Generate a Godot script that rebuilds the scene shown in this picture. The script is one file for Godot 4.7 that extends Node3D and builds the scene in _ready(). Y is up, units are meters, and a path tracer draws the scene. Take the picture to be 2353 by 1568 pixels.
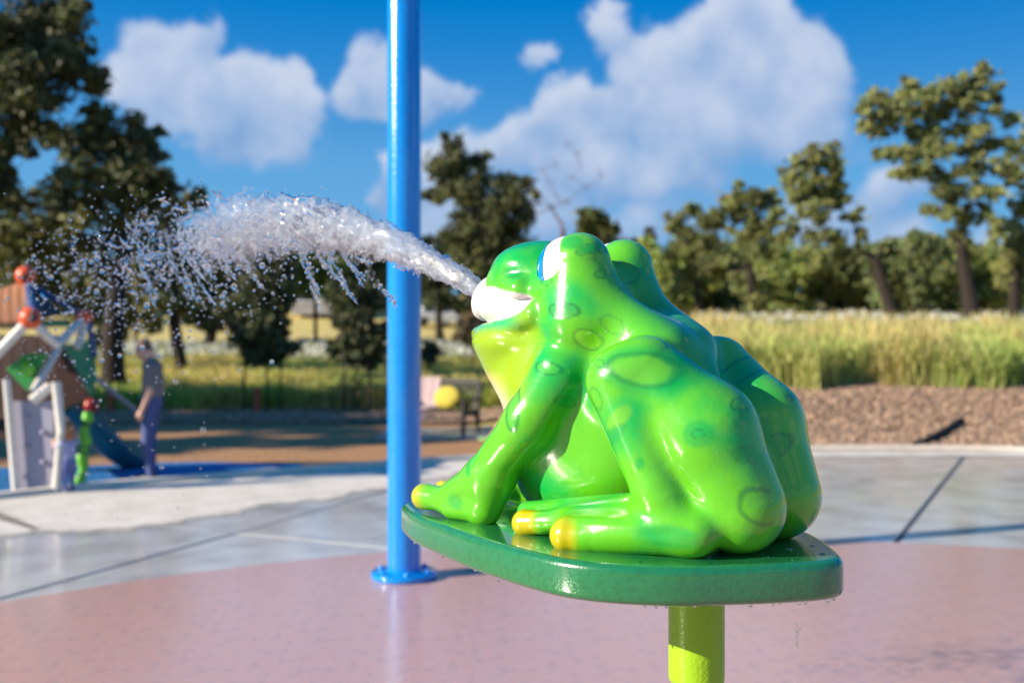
extends Node3D
# A frog spray feature on a splash pad, with a play area, meadow and trees behind.
const FPX := 2287.0          # focal length in the pixels that at() is given in
const EYE := 1.72            # height of the lens above the ground
var rng := RandomNumberGenerator.new()
var wob := FastNoiseLite.new()
var M := {}
var taken := {}

func _ready() -> void:
	rng.seed = 4711
	wob.seed = 9
	wob.frequency = 1.0
	wob.fractal_octaves = 3
	var t0 := Time.get_ticks_msec()
	camera_and_light()
	make_materials()
	ground_and_paving()
	trees_and_plants()
	far_buildings()
	play_area()
	blue_pole()
	people()
	frog_feature()
	water()
	print("built in ", (Time.get_ticks_msec() - t0) / 1000.0, " s")

func camera_and_light() -> void:
	var cam := Camera3D.new()
	cam.name = "camera"
	cam.near = 0.05
	cam.far = 900.0
	var lens := CameraAttributesPhysical.new()
	lens.frustum_focal_length = 35.0
	lens.frustum_focus_distance = 2.36
	lens.frustum_near = 0.05
	lens.frustum_far = 900.0
	lens.exposure_aperture = 2.0
	cam.attributes = lens
	cam.fov = 37.85
	add_child(cam)
	cam.position = Vector3(0, EYE, 0)
	cam.current = true
	var we := WorldEnvironment.new()
	we.name = "environment"
	var e := Environment.new()
	e.background_mode = Environment.BG_SKY
	e.tonemap_mode = Environment.TONE_MAPPER_LINEAR
	e.tonemap_exposure = EXPOSURE
	e.background_energy_multiplier = 1.0
	e.sdfgi_enabled = true
	e.ssao_enabled = true
	e.ssil_enabled = true
	var s := Sky.new()
	var pm := PanoramaSkyMaterial.new()
	pm.panorama = sky_picture()
	s.sky_material = pm
	e.sky = s
	we.environment = e
	add_child(we)
	var sun := DirectionalLight3D.new()
	sun.name = "sun"
	sun.light_energy = 1.6
	sun.light_color = Color(1.0, 0.95, 0.87)
	sun.light_angular_distance = 0.5
	sun.shadow_enabled = true
	add_child(sun)
	var el := deg_to_rad(SUN_EL)
	var towards := Vector3(SUN_X * cos(el), -sin(el), -SUN_Z * cos(el))
	sun.look_at_from_position(Vector3.ZERO, towards, Vector3.UP)

const EXPOSURE := 1.75
const SUN_EL := 24.0
const SUN_X := 0.940
const SUN_Z := 0.341

# ---------------------------------------------------------------- sky
func sky_picture() -> Texture2D:
	var w := 2048
	var h := 1024
	var dens := PackedFloat32Array()
	dens.resize(w * h / 2)
	var lit_by := dens.duplicate()
	var weight := dens.duplicate()
	# clouds: azimuth and elevation in degrees, radii in degrees, weight
	var blobs := [
		[-19.6, 14.9, 2.3, 2.2, 1.0], [-17.4, 16.0, 1.5, 1.9, 0.9], [-20.5, 12.8, 2.0, 2.3, 0.9], [-17.0, 13.2, 3.0, 2.6, 1.0], [-14.3, 14.0, 2.2, 2.0, 0.9], [-12.9, 12.6, 2.6, 2.4, 1.0], [-15.2, 12.0, 3.4, 2.4, 0.8], [-13.0, 10.8, 3.0, 2.0, 0.5],
		[-7.9, 15.3, 1.6, 2.0, 0.8], [-8.8, 14.0, 1.9, 1.6, 0.8], [-6.8, 14.2, 2.3, 2.0, 0.9], [-4.4, 14.7, 1.8, 1.6, 0.8], [-2.8, 14.3, 1.3, 1.0, 0.7], [-6.0, 12.9, 2.5, 1.3, 0.4],
		[0.9, 16.0, 0.9, 0.75, 0.75], [1.5, 15.7, 0.7, 0.5, 0.5], [-6.5, 9.4, 1.3, 1.8, 0.9],
		[4.9, 16.9, 1.25, 1.5, 0.95], [6.0, 16.4, 1.4, 1.5, 0.6], [9.5, 16.0, 2.7, 2.6, 1.0], [12.0, 17.2, 2.4, 2.2, 1.0], [14.2, 15.8, 3.2, 3.2, 1.0], [16.2, 14.2, 2.6, 2.6, 0.9], [8.0, 13.2, 3.4, 3.2, 1.0], [3.2, 12.4, 2.8, 2.2, 1.0], [0.8, 11.6, 2.3, 1.9, 0.9], [11.5, 12.0, 4.6, 3.6, 0.8], [16.5, 11.6, 3.0, 2.6, 0.6], [-1.5, 10.6, 2.4, 2.2, 0.8], [3.0, 9.6, 4.0, 2.4, 0.7], [8.0, 9.4, 4.0, 2.4, 0.55], [-4.3, 9.0, 2.2, 2.6, 0.95], [-3.2, 6.4, 3.0, 2.0, 0.9], [2.0, 6.6, 4.2, 2.0, 0.7], [8.5, 6.6, 5.0, 1.8, 0.5], [20.8, 8.0, 3.4, 2.0, 0.7], [17.5, 6.0, 4.0, 1.8, 0.6], [22.0, 5.0, 5.0, 1.6, 0.6]]
	var r2 := RandomNumberGenerator.new()
	r2.seed = 77
	for i in 26:   # the same fair-weather clouds all round the rest of the sky
		var az := r2.randf_range(40.0, 320.0)
		var el := r2.randf_range(7.0, 30.0)
		var size := r2.randf_range(0.8, 1.6)
		for j in 7:
			blobs.append([az + r2.randf_range(-6, 6) * size, el + r2.randf_range(-1.5, 1.8) * size, r2.randf_range(1.8, 3.4) * size, r2.randf_range(1.5, 2.8) * size, r2.randf_range(0.6, 1.0)])
	for b: Array in blobs:
		var cx := fposmod(float(b[0]), 360.0) / 360.0 * w
		var cy := (90.0 - float(b[1])) / 180.0 * h
		var stretch := 1.0 / maxf(0.2, cos(deg_to_rad(float(b[1]))))
		var rx := float(b[2]) / 360.0 * w * 1.08 * stretch
		var ry := float(b[3]) / 180.0 * h * 1.12
		for y in range(int(cy - ry), int(cy + ry) + 1):
			if y < 0 or y >= h / 2:
				continue
			for x in range(int(cx - rx), int(cx + rx) + 1):
				var q := ((x - cx) / rx) ** 2 + ((y - cy) / ry) ** 2
				if q < 1.0:
					var at_ := y * w + posmod(x, w)
					var low := (y - cy) / ry
					var v := (1.0 - q) * float(b[4]) * 1.25 * (1.0 - 0.55 * clampf(low, 0.0, 1.0))
					weight[at_] += v
					lit_by[at_] += v * clampf(0.55 - 0.80 * low - 0.30 * (x - cx) / rx, 0.0, 1.0)
					dens[at_] = dens[at_] + v - 0.45 * dens[at_] * v if v < 1.0 else maxf(dens[at_], v)
	var data := PackedFloat32Array()
	data.resize(w * h * 3)
	var fn := FastNoiseLite.new()
	fn.seed = 5
	fn.frequency = 14.0
	fn.fractal_octaves = 5
	fn.fractal_gain = 0.55
	var k := 1.0 / EXPOSURE
	for y in h:
		var el := 90.0 - (y + 0.5) * 180.0 / h
		var t := clampf(el / 20.0, 0.0, 1.0)
		var hi := clampf((el - 20.0) / 60.0, 0.0, 1.0)
		var air := Vector3(0.23, 0.52, 0.80).lerp(Vector3(0.035, 0.29, 0.70), pow(t, 0.75)) if t < 1.0 else Vector3(0.035, 0.29, 0.70)
		if el > 10.0:
			air = air.lerp(Vector3(0.0, 0.205, 0.61), clampf((el - 10.0) / 9.0, 0.0, 1.0))
		air = air.lerp(Vector3(0.0, 0.16, 0.50), hi)
		if el <= 0.0:
			air = Vector3(0.20, 0.26, 0.28)
		for x in w:
			var c := air
			if el > 0.0:
				if el < 40.0:
					var a := x * TAU / w
					var p := Vector3(sin(a) * cos(deg_to_rad(el)), sin(deg_to_rad(el)), -cos(a) * cos(deg_to_rad(el)))
					var n := fn.get_noise_3dv(p)
					var wx := posmod(x + int(15.0 * fn.get_noise_3dv(p * 0.6 + Vector3(5, 0, 0))), w)
					var wy := clampi(y + int(12.0 * fn.get_noise_3dv(p * 0.6 + Vector3(0, 7, 0))), 0, h / 2 - 1)
					var d0 := dens[wy * w + wx]
					var cover := smoothstep(0.09, 0.72, d0 + 0.34 * n * smoothstep(0.0, 0.12, d0))
					var lit := clampf(lit_by[wy * w + wx] / maxf(weight[wy * w + wx], 0.02) + 0.55 * n - 0.035 * clampf(12.0 - el, 0.0, 8.0), 0.0, 1.0)
					var cc := Vector3(0.24, 0.41, 0.70).lerp(Vector3(0.60, 0.68, 0.84), lit)
					var thin := clampf(el / 9.0, 0.35, 1.0)
					c = air.lerp(cc, cover * (0.55 + 0.40 * thin))
			var o := (y * w + x) * 3
			data[o] = c.x * k
			data[o + 1] = c.y * k
			data[o + 2] = c.z * k
	return ImageTexture.create_from_image(Image.create_from_data(w, h, false, Image.FORMAT_RGBF, data.to_byte_array()))

# ---------------------------------------------------------------- materials
func lin(r: float, g: float, b: float, a := 1.0) -> Color:
	var c := Color(r, g, b).linear_to_srgb()
	c.a = a
	return c

func noise_tex(freq: float, ramp: Array, size := 256, octaves := 4, seed_ := 1, bump := 0.0) -> NoiseTexture2D:
	var n := FastNoiseLite.new()
	n.seed = seed_
	n.frequency = freq
	n.fractal_octaves = octaves
	var t := NoiseTexture2D.new()
	t.width = size
	t.height = size
	t.seamless = true
	t.noise = n
	if bump > 0.0:
		t.as_normal_map = true
		t.bump_strength = bump
	if ramp:
		var g := Gradient.new()
		g.offsets = PackedFloat32Array(range(ramp.size()).map(func(i): return float(i) / (ramp.size() - 1)))
		g.colors = PackedColorArray(ramp)
		t.color_ramp = g
	return t

func mat(called: String, c: Color, rough := 0.6, metal := 0.0) -> StandardMaterial3D:
	var m := StandardMaterial3D.new()
	m.resource_name = called
	m.albedo_color = c
	m.roughness = rough
	m.metallic = metal
	M[called] = m
	return m

func mapped(m: StandardMaterial3D, scale_: float, albedo: Texture2D, normal: Texture2D = null, ns := 1.0) -> StandardMaterial3D:
	m.uv1_triplanar = true
	m.uv1_world_triplanar = true
	m.uv1_scale = Vector3.ONE * scale_
	if albedo:
		m.albedo_texture = albedo
	if normal:
		m.normal_enabled = true
		m.normal_texture = normal
		m.normal_scale = ns
	return m

func make_materials() -> void:
	var fine := noise_tex(0.06, [], 256, 4, 3, 6.0)
	var soft := noise_tex(0.02, [], 256, 3, 8, 4.0)
	var W := Color.WHITE
	# the frog: glossy airbrushed gel coat, colours in the vertices
	var f := mat("frog_paint", W, 0.27)
	f.vertex_color_use_as_albedo = true
	f.clearcoat_enabled = true
	f.clearcoat = 0.55
	f.clearcoat_roughness = 0.05
	mapped(f, 9.0, null, soft, 0.20)
	f.uv1_world_triplanar = false
	var p := mat("pad_paint", lin(0.016, 0.175, 0.058), 0.25)
	p.clearcoat_enabled = true
	p.clearcoat = 1.0
	p.clearcoat_roughness = 0.08
	mapped(p, 7.0, noise_tex(0.03, [Color(0.8, 0.86, 0.84), Color(1, 1, 1), Color(0.9, 1, 0.95)], 256, 4, 2), fine, 0.13)
	p.uv1_world_triplanar = false
	var l := mat("lime_paint", lin(0.28, 0.50, 0.010), 0.35)
	mapped(l, 6.0, null, fine, 0.3)
	mat("dark_metal", lin(0.02, 0.022, 0.025), 0.5)
	var wm := mat("mouth_white", lin(0.66, 0.62, 0.63), 0.3)
	mapped(wm, 9.0, null, soft, 0.2)
	mat("eye_white", lin(0.82, 0.84, 0.86), 0.15)
	mat("eye_blue", lin(0.0, 0.20, 0.62), 0.15)
	mat("eye_black", lin(0.01, 0.01, 0.012), 0.12)
	var b := mat("blue_paint", lin(0.003, 0.245, 0.70), 0.22)
	b.clearcoat_enabled = true
	b.clearcoat = 0.9
	b.clearcoat_roughness = 0.06
	mapped(b, 2.0, noise_tex(0.03, [Color(0.86, 0.9, 0.93), W, Color(0.93, 0.96, 1)], 256, 3, 31), fine, 0.16)
	mat("steel", lin(0.55, 0.56, 0.58), 0.3, 0.9)
	# paving
	var conc := mat("wet_concrete", W, 0.12)
	conc.roughness_texture = noise_tex(0.012, [Color(0.35, 0.35, 0.35), Color(0.7, 0.7, 0.7), W], 512, 4, 12)
	conc.roughness = 0.24
	mapped(conc, 0.22, noise_tex(0.012, [Color(0.63, 0.62, 0.61), Color(0.73, 0.72, 0.71), Color(0.78, 0.77, 0.76)], 512, 5, 11), noise_tex(0.03, [], 512, 3, 18, 2.0), 0.05)
	var dry := mat("dry_concrete", W, 0.85)
	mapped(dry, 0.4, noise_tex(0.009, [Color(0.77, 0.73, 0.67), Color(0.835, 0.795, 0.735), Color(0.87, 0.84, 0.79)], 512, 4, 13), fine, 0.05)
	var damp := mat("damp_concrete", W, 0.5)
	mapped(damp, 0.5, noise_tex(0.02, [Color(0.70, 0.67, 0.62), Color(0.76, 0.73, 0.68)], 256, 5, 33))
	var pink := mat("pink_surface", W, 0.5)
	pink.roughness_texture = noise_tex(0.01, [Color(0.4, 0.4, 0.4), Color(0.7, 0.7, 0.7), W], 512, 4, 15)
	pink.roughness = 0.21
	mapped(pink, 1.9, noise_tex(0.09, [Color(0.68, 0.53, 0.50), Color(0.76, 0.61, 0.575), Color(0.79, 0.64, 0.605), Color(0.86, 0.73, 0.685)], 1024, 5, 14), fine, 0.07)
	pink.detail_enabled = true
	pink.detail_blend_mode = BaseMaterial3D.BLEND_MODE_MUL
	pink.detail_albedo = noise_tex(0.006, [Color(0.93, 0.92, 0.94, 1), Color(1, 1, 1, 1), Color(1, 0.96, 0.94, 1)], 512, 4, 16)
	var joint := mat("joint_filler", lin(0.10, 0.105, 0.12), 0.7)
	mapped(joint, 3.0, noise_tex(0.05, [Color(0.7, 0.7, 0.7), W], 128, 3, 17))
	mapped(mat("tan_rubber", W, 0.9), 0.6, noise_tex(0.12, [Color(0.52, 0.36, 0.22), Color(0.66, 0.48, 0.31), Color(0.74, 0.57, 0.40)], 512, 5, 21), fine, 0.5)
	mapped(mat("blue_rubber", W, 0.8), 0.6, noise_tex(0.12, [Color(0.02, 0.30, 0.52), Color(0.05, 0.42, 0.66), Color(0.12, 0.50, 0.72)], 512, 5, 22), fine, 0.5)
	mapped(mat("mulch_ground", W, 0.95), 0.7, noise_tex(0.07, [Color(0.34, 0.25, 0.19), Color(0.56, 0.44, 0.35), Color(0.68, 0.55, 0.44), Color(0.82, 0.70, 0.58)], 512, 5, 23), noise_tex(0.07, [], 512, 4, 23, 14.0), 1.0)
	mapped(mat("meadow_ground", W, 1.0), 0.12, noise_tex(0.03, [Color(0.58, 0.54, 0.27), Color(0.74, 0.68, 0.38), Color(0.80, 0.69, 0.42), Color(0.66, 0.66, 0.30)], 512, 5, 24), soft, 0.4)
	# plants
	var leaf := mat("leaf", W, 0.55)
	leaf.vertex_color_use_as_albedo = true
	leaf.backlight_enabled = true
	leaf.backlight = Color(0.45, 0.50, 0.2)
	leaf.cull_mode = BaseMaterial3D.CULL_DISABLED
	var blade := mat("blade", W, 0.75)
	blade.vertex_color_use_as_albedo = true
	blade.backlight_enabled = true
	blade.backlight = Color(0.8, 0.8, 0.4)
	blade.cull_mode = BaseMaterial3D.CULL_DISABLED
	var tint := mat("tinted", W, 0.9)
	tint.vertex_color_use_as_albedo = true
	mapped(mat("bark", W, 0.95), 1.6, noise_tex(0.05, [Color(0.08, 0.065, 0.055), Color(0.17, 0.135, 0.11), Color(0.24, 0.20, 0.165)], 256, 5, 26), fine, 1.0)
	mapped(mat("pale_bark", W, 0.95), 1.6, noise_tex(0.05, [Color(0.36, 0.27, 0.26), Color(0.50, 0.40, 0.38)], 256, 5, 27), fine, 1.0)
	mapped(mat("wood_dark", W, 0.6), 4.0, noise_tex(0.05, [Color(0.09, 0.055, 0.05), Color(0.16, 0.10, 0.09)], 128, 4, 28))
	# play structure
	mapped(mat("roof_brown", W, 0.55), 1.0, noise_tex(0.05, [Color(0.60, 0.40, 0.25), Color(0.70, 0.49, 0.32)], 128, 4, 29))
	mat("maroon_board", lin(0.055, 0.022, 0.018), 0.6)
	mat("orange_ball", lin(0.72, 0.10, 0.025), 0.35)
	mat("red_ball", lin(0.30, 0.02, 0.015), 0.3)
	mapped(mat("cream_post", W, 0.5), 2.0, noise_tex(0.05, [Color(0.80, 0.77, 0.72), Color(0.88, 0.86, 0.82)], 128, 4, 30))
	mat("green_panel", lin(0.03, 0.26, 0.14), 0.45)
	mat("leaf_green_panel", lin(0.04, 0.30, 0.06), 0.45)
	mat("grey_panel", lin(0.30, 0.29, 0.36), 0.6)
	mat("teal_slide", lin(0.02, 0.13, 0.17), 0.3)
	mat("lime_plastic", lin(0.16, 0.52, 0.04), 0.4)
	mat("grey_steel", lin(0.30, 0.33, 0.38), 0.4, 0.3)
	mat("navy_strut", lin(0.04, 0.08, 0.2), 0.4)
	mat("marker_red", lin(0.42, 0.085, 0.03), 0.6)
	mat("cushion_yellow", lin(0.50, 0.40, 0.05), 0.9)
	mat("cloth_pink", lin(0.42, 0.31, 0.31), 0.95)
	mat("white_paint", lin(0.72, 0.72, 0.71), 0.5)
	mat("car_dark", lin(0.05, 0.045, 0.08), 0.3)
	mat("car_orange", lin(0.5, 0.17, 0.05), 0.5)
	mat("window_dark", lin(0.03, 0.035, 0.045), 0.1)
	mat("roof_grey", lin(0.36, 0.31, 0.31), 0.8)
	mat("tyre", lin(0.02, 0.02, 0.02), 0.9)
	var sk := mat("person_paint", W, 0.75)
	sk.vertex_color_use_as_albedo = true
	# water
	var wa := mat("water_clear", Color(1, 1, 1, 0.0), 0.0)
	wa.refraction_enabled = true
	wa.refraction_scale = 0.033
	wa.transparency = BaseMaterial3D.TRANSPARENCY_ALPHA
	var fo := mat("water_foam", lin(0.56, 0.61, 0.68, 0.20), 0.04)
	fo.transparency = BaseMaterial3D.TRANSPARENCY_ALPHA
	fo.cull_mode = BaseMaterial3D.CULL_DISABLED
	var fi := mat("water_film", lin(0.6, 0.63, 0.68, 0.10), 0.03)
	fi.transparency = BaseMaterial3D.TRANSPARENCY_ALPHA
	fi.cull_mode = BaseMaterial3D.CULL_DISABLED

# ---------------------------------------------------------------- shared helpers
func at(px: float, py: float, d: float) -> Vector3:
	return Vector3((px - 1176.0) / FPX * d, EYE + (775.0 - py) / FPX * d, -d)

func floor_at(px: float, py: float) -> Vector2:   # (x, distance) of a point on the level ground
	var d := FPX * EYE / (py - 775.0)
	return Vector2((px - 1176.0) / FPX * d, d)

func numbered(called: String) -> String:
	var n: int = taken.get(called, -1) + 1
	taken[called] = n
	return called if n == 0 else "%s_%03d" % [called, n]

func tag(o: Node3D, label := "", category := "", group := "", kind := "") -> Node3D:
	if label: o.set_meta("label", label)
	if category: o.set_meta("category", category)
	if group: o.set_meta("group", group)
	if kind: o.set_meta("kind", kind)
	return o

func thing(called: String, where: Vector3, label := "", category := "", group := "") -> Node3D:
	var o := Node3D.new()
	o.name = numbered(called)
	add_child(o, true)
	o.position = where
	return tag(o, label, category, group)

func part(parent: Node, called: String, m: Mesh, material: Material, xf := Transform3D()) -> MeshInstance3D:
	var o := MeshInstance3D.new()
	if parent == self:
		o.name = numbered(called)
	else:
		var n := 0
		var try_ := called
		while parent.has_node(try_):
			n += 1
			try_ = "%s_%03d" % [called, n]
		o.name = try_
	o.mesh = m
	o.material_override = material
	o.transform = xf
	parent.add_child(o, true)
	return o

func copies(parent: Node, called: String, m: Mesh, material: Material, places: Array, colors: PackedColorArray) -> MultiMeshInstance3D:
	var mm := MultiMesh.new()
	mm.transform_format = MultiMesh.TRANSFORM_3D
	mm.use_colors = colors.size() > 0
	mm.mesh = m
	mm.instance_count = places.size()
	for i in places.size():
		mm.set_instance_transform(i, places[i])
		if mm.use_colors:
			mm.set_instance_color(i, colors[i])
	var o := MultiMeshInstance3D.new()
	o.name = called if parent != self else numbered(called)
	o.multimesh = mm
	o.material_override = material
	parent.add_child(o, true)
	return o

func begin() -> SurfaceTool:
	var st := SurfaceTool.new()
	st.begin(Mesh.PRIMITIVE_TRIANGLES)
	return st

func finish(st: SurfaceTool) -> ArrayMesh:
	st.generate_normals()
	return st.commit()

func quad(st: SurfaceTool, a: Vector3, b: Vector3, c: Vector3, d: Vector3) -> void:
	for v: Vector3 in [a, b, c, a, c, d]:
		st.add_vertex(v)

# a tube along points with a radius at each; closed ends
func tube(st: SurfaceTool, pts: Array, radii: Array, sides := 8) -> void:
	var rings := []
	var up := Vector3.UP
	for i in pts.size():
		var dir: Vector3 = (pts[mini(i + 1, pts.size() - 1)] - pts[maxi(i - 1, 0)]).normalized()
		var side := dir.cross(up if absf(dir.dot(up)) < 0.95 else Vector3.RIGHT).normalized()
		var other := side.cross(dir)
		var ring := []
		for k in sides:
			var a := TAU * k / sides
			ring.append(pts[i] + (side * cos(a) + other * sin(a)) * float(radii[i]))
		rings.append(ring)
	st.set_smooth_group(1)
	for i in pts.size() - 1:
		for k in sides:
			var n := (k + 1) % sides
			quad(st, rings[i][k], rings[i + 1][k], rings[i + 1][n], rings[i][n])
	st.set_smooth_group(-1)
	for k in range(1, sides - 1):
		for v: Vector3 in [rings[0][0], rings[0][k], rings[0][k + 1]]:
			st.add_vertex(v)
		var e: int = pts.size() - 1
		for v: Vector3 in [rings[e][0], rings[e][k + 1], rings[e][k]]:
			st.add_vertex(v)

func bar(a: Vector3, b: Vector3, r0: float, r1 := -1.0, sides := 10) -> ArrayMesh:
	var st := begin()
	tube(st, [a, b], [r0, r0 if r1 < 0 else r1], sides)
	return finish(st)

# a turned shape: profile of (radius, height)
func lathe(profile: Array, sides := 32, smooth := true) -> ArrayMesh:
	var st := begin()
	st.set_smooth_group(1 if smooth else -1)
	for i in profile.size() - 1:
		var p: Vector2 = profile[i]
		var q: Vector2 = profile[i + 1]
		for k in sides:
			var a := TAU * k / sides
			var b := TAU * (k + 1) / sides
			var p0 := Vector3(cos(a) * p.x, p.y, sin(a) * p.x)
			var p1 := Vector3(cos(b) * p.x, p.y, sin(b) * p.x)
			var q0 := Vector3(cos(a) * q.x, q.y, sin(a) * q.x)
			var q1 := Vector3(cos(b) * q.x, q.y, sin(b) * q.x)
			quad(st, p0, p1, q1, q0)
	return finish(st)

# a box with chamfered edges
func block(size: Vector3, c := 0.01) -> ArrayMesh:
	var st := begin()
	st.set_smooth_group(-1)
	var h := size / 2
	c = minf(c, minf(h.x, minf(h.y, h.z)) * 0.45)
	var pts := []
	for s in [Vector3(1, 1, 1), Vector3(1, 1, -1), Vector3(1, -1, 1), Vector3(1, -1, -1), Vector3(-1, 1, 1), Vector3(-1, 1, -1), Vector3(-1, -1, 1), Vector3(-1, -1, -1)]:
		pts.append((h - Vector3(0, c, c)) * s)
		pts.append((h - Vector3(c, 0, c)) * s)
		pts.append((h - Vector3(c, c, 0)) * s)
	return hull(pts)

# convex hull of a few points, flat shaded
func hull(pts: Array) -> ArrayMesh:
	var shape := ConvexPolygonShape3D.new()
	var st := begin()
	st.set_smooth_group(-1)
	var n := pts.size()
	var done := {}
	var mid := Vector3.ZERO
	for p: Vector3 in pts:
		mid += p / n
	for i in n:
		for j in range(i + 1, n):
			for k in range(j + 1, n):
				var nn: Vector3 = (pts[j] - pts[i]).cross(pts[k] - pts[i])
				if nn.length() < 1e-10:
					continue
				nn = nn.normalized()
				var d: float = nn.dot(pts[i])
				var plus := false
				var minus := false
				var on := []
				for q in n:
					var e: float = nn.dot(pts[q]) - d
					if e > 1e-5: plus = true
					elif e < -1e-5: minus = true
					else: on.append(q)
				if plus and minus:
					continue
				var key := ",".join(on.map(func(x): return str(x)))
				if done.has(key):
					continue
				done[key] = true
				var out := nn if not plus else -nn
				var c := Vector3.ZERO
				for q: int in on:
					c += pts[q] / on.size()
				var ax: Vector3 = (pts[on[0]] - c).normalized()
				var ay := out.cross(ax)
				on.sort_custom(func(a, b): return atan2((pts[a] - c).dot(ay), (pts[a] - c).dot(ax)) > atan2((pts[b] - c).dot(ay), (pts[b] - c).dot(ax)))
				for q in range(1, on.size() - 1):
					for v: int in [on[0], on[q], on[q + 1]]:
						st.add_vertex(pts[v])
	return finish(st)

# a flat outline (x, z) raised from y0 to y1, edges rounded off by r
func slab_mesh(poly: PackedVector2Array, y0: float, y1: float, r := 0.0, steps := 1, walls := true) -> ArrayMesh:
	if Geometry2D.is_polygon_clockwise(poly):
		poly = poly.duplicate()
		poly.reverse()
	var st := begin()
	var rings := []
	var n := poly.size()
	var levels := [[0.0, y1]]
	if walls:
		levels = []
		for i in steps + 1:
			var a := PI / 2 * i / steps
			levels.append([r * (1.0 - sin(a)), y1 - r * (1.0 - cos(a))])
		for i in steps + 1:
			var a := PI / 2 * i / steps
			levels.append([r * (1.0 - cos(a)), y0 + r * (1.0 - sin(a))])
		if r == 0.0:
			levels = [[0.0, y1], [0.0, y0]]
	for lv: Array in levels:
		var ring := []
		for i in n:
			var p := poly[i]
			var e0 := (p - poly[(i - 1 + n) % n]).normalized()
			var e1 := (poly[(i + 1) % n] - p).normalized()
			var inn := (Vector2(-e0.y, e0.x) + Vector2(-e1.y, e1.x)).normalized()
			var q := p + inn * float(lv[0])
			ring.append(Vector3(q.x, lv[1], q.y))
		rings.append(ring)
	st.set_smooth_group(1 if r > 0.0 else -1)
	for l in rings.size() - 1:
		for i in n:
			var j := (i + 1) % n
			quad(st, rings[l][i], rings[l][j], rings[l + 1][j], rings[l + 1][i])
	for side in (2 if walls else 1):
		var flat := PackedVector2Array()
		for v: Vector3 in rings[0 if side == 0 else rings.size() - 1]:
			flat.append(Vector2(v.x, v.z))
		var tri := Geometry2D.triangulate_polygon(flat)
		var yy: float = levels[0][1] if side == 0 else levels[-1][1]
		st.set_smooth_group(-1)
		for i in range(0, tri.size(), 3):
			var a := flat[tri[i]]
			var b := flat[tri[i + 1]]
			var c := flat[tri[i + 2]]
			var cw := (b - a).cross(c - a) > 0.0
			var order := [a, b, c] if cw == (side == 0) else [a, c, b]
			for v: Vector2 in order:
				st.add_vertex(Vector3(v.x, yy, v.y))
	return finish(st)

func ball(r: float, rings := 10, sides := 16) -> SphereMesh:
	var s := SphereMesh.new()
	s.radius = r
	s.height = 2 * r
	s.rings = rings
	s.radial_segments = sides
	return s

# ---------------------------------------------------------------- smooth bodies: tapered capsules and ellipsoids joined with a smooth minimum, meshed as surface nets
# a piece is [kind, a, b, ra, rb, blend, colour] (capsule, kind 0; carved out, kind 10) or [1, centre, radii, basis, 0, blend, colour] (ellipsoid; carved out, kind 11)
func cap(a: Vector3, b: Vector3, ra: float, rb: float, blend := 0.03, c := Color.WHITE) -> Array:
	return [0, a, b, ra, rb, blend, c]

func egg(c: Vector3, r: Vector3, blend := 0.03, turn := Vector3.ZERO, col := Color.WHITE) -> Array:
	return [1, c, r, Basis.from_euler(turn).inverse(), 0, blend, col]

func dist(p: Array, x: Vector3) -> float:
	if int(p[0]) % 10 == 0:
		var a: Vector3 = p[1]
		var ab: Vector3 = p[2] - a
		var t := clampf((x - a).dot(ab) / maxf(ab.length_squared(), 1e-9), 0.0, 1.0)
		return (x - a - ab * t).length() - lerpf(p[3], p[4], t)
	var q: Vector3 = p[3] * (x - p[1])
	var r: Vector3 = p[2]
	var k0 := (q / r).length()
	var k1 := (q / (r * r)).length()
	return k0 * (k0 - 1.0) / maxf(k1, 1e-9)

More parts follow.
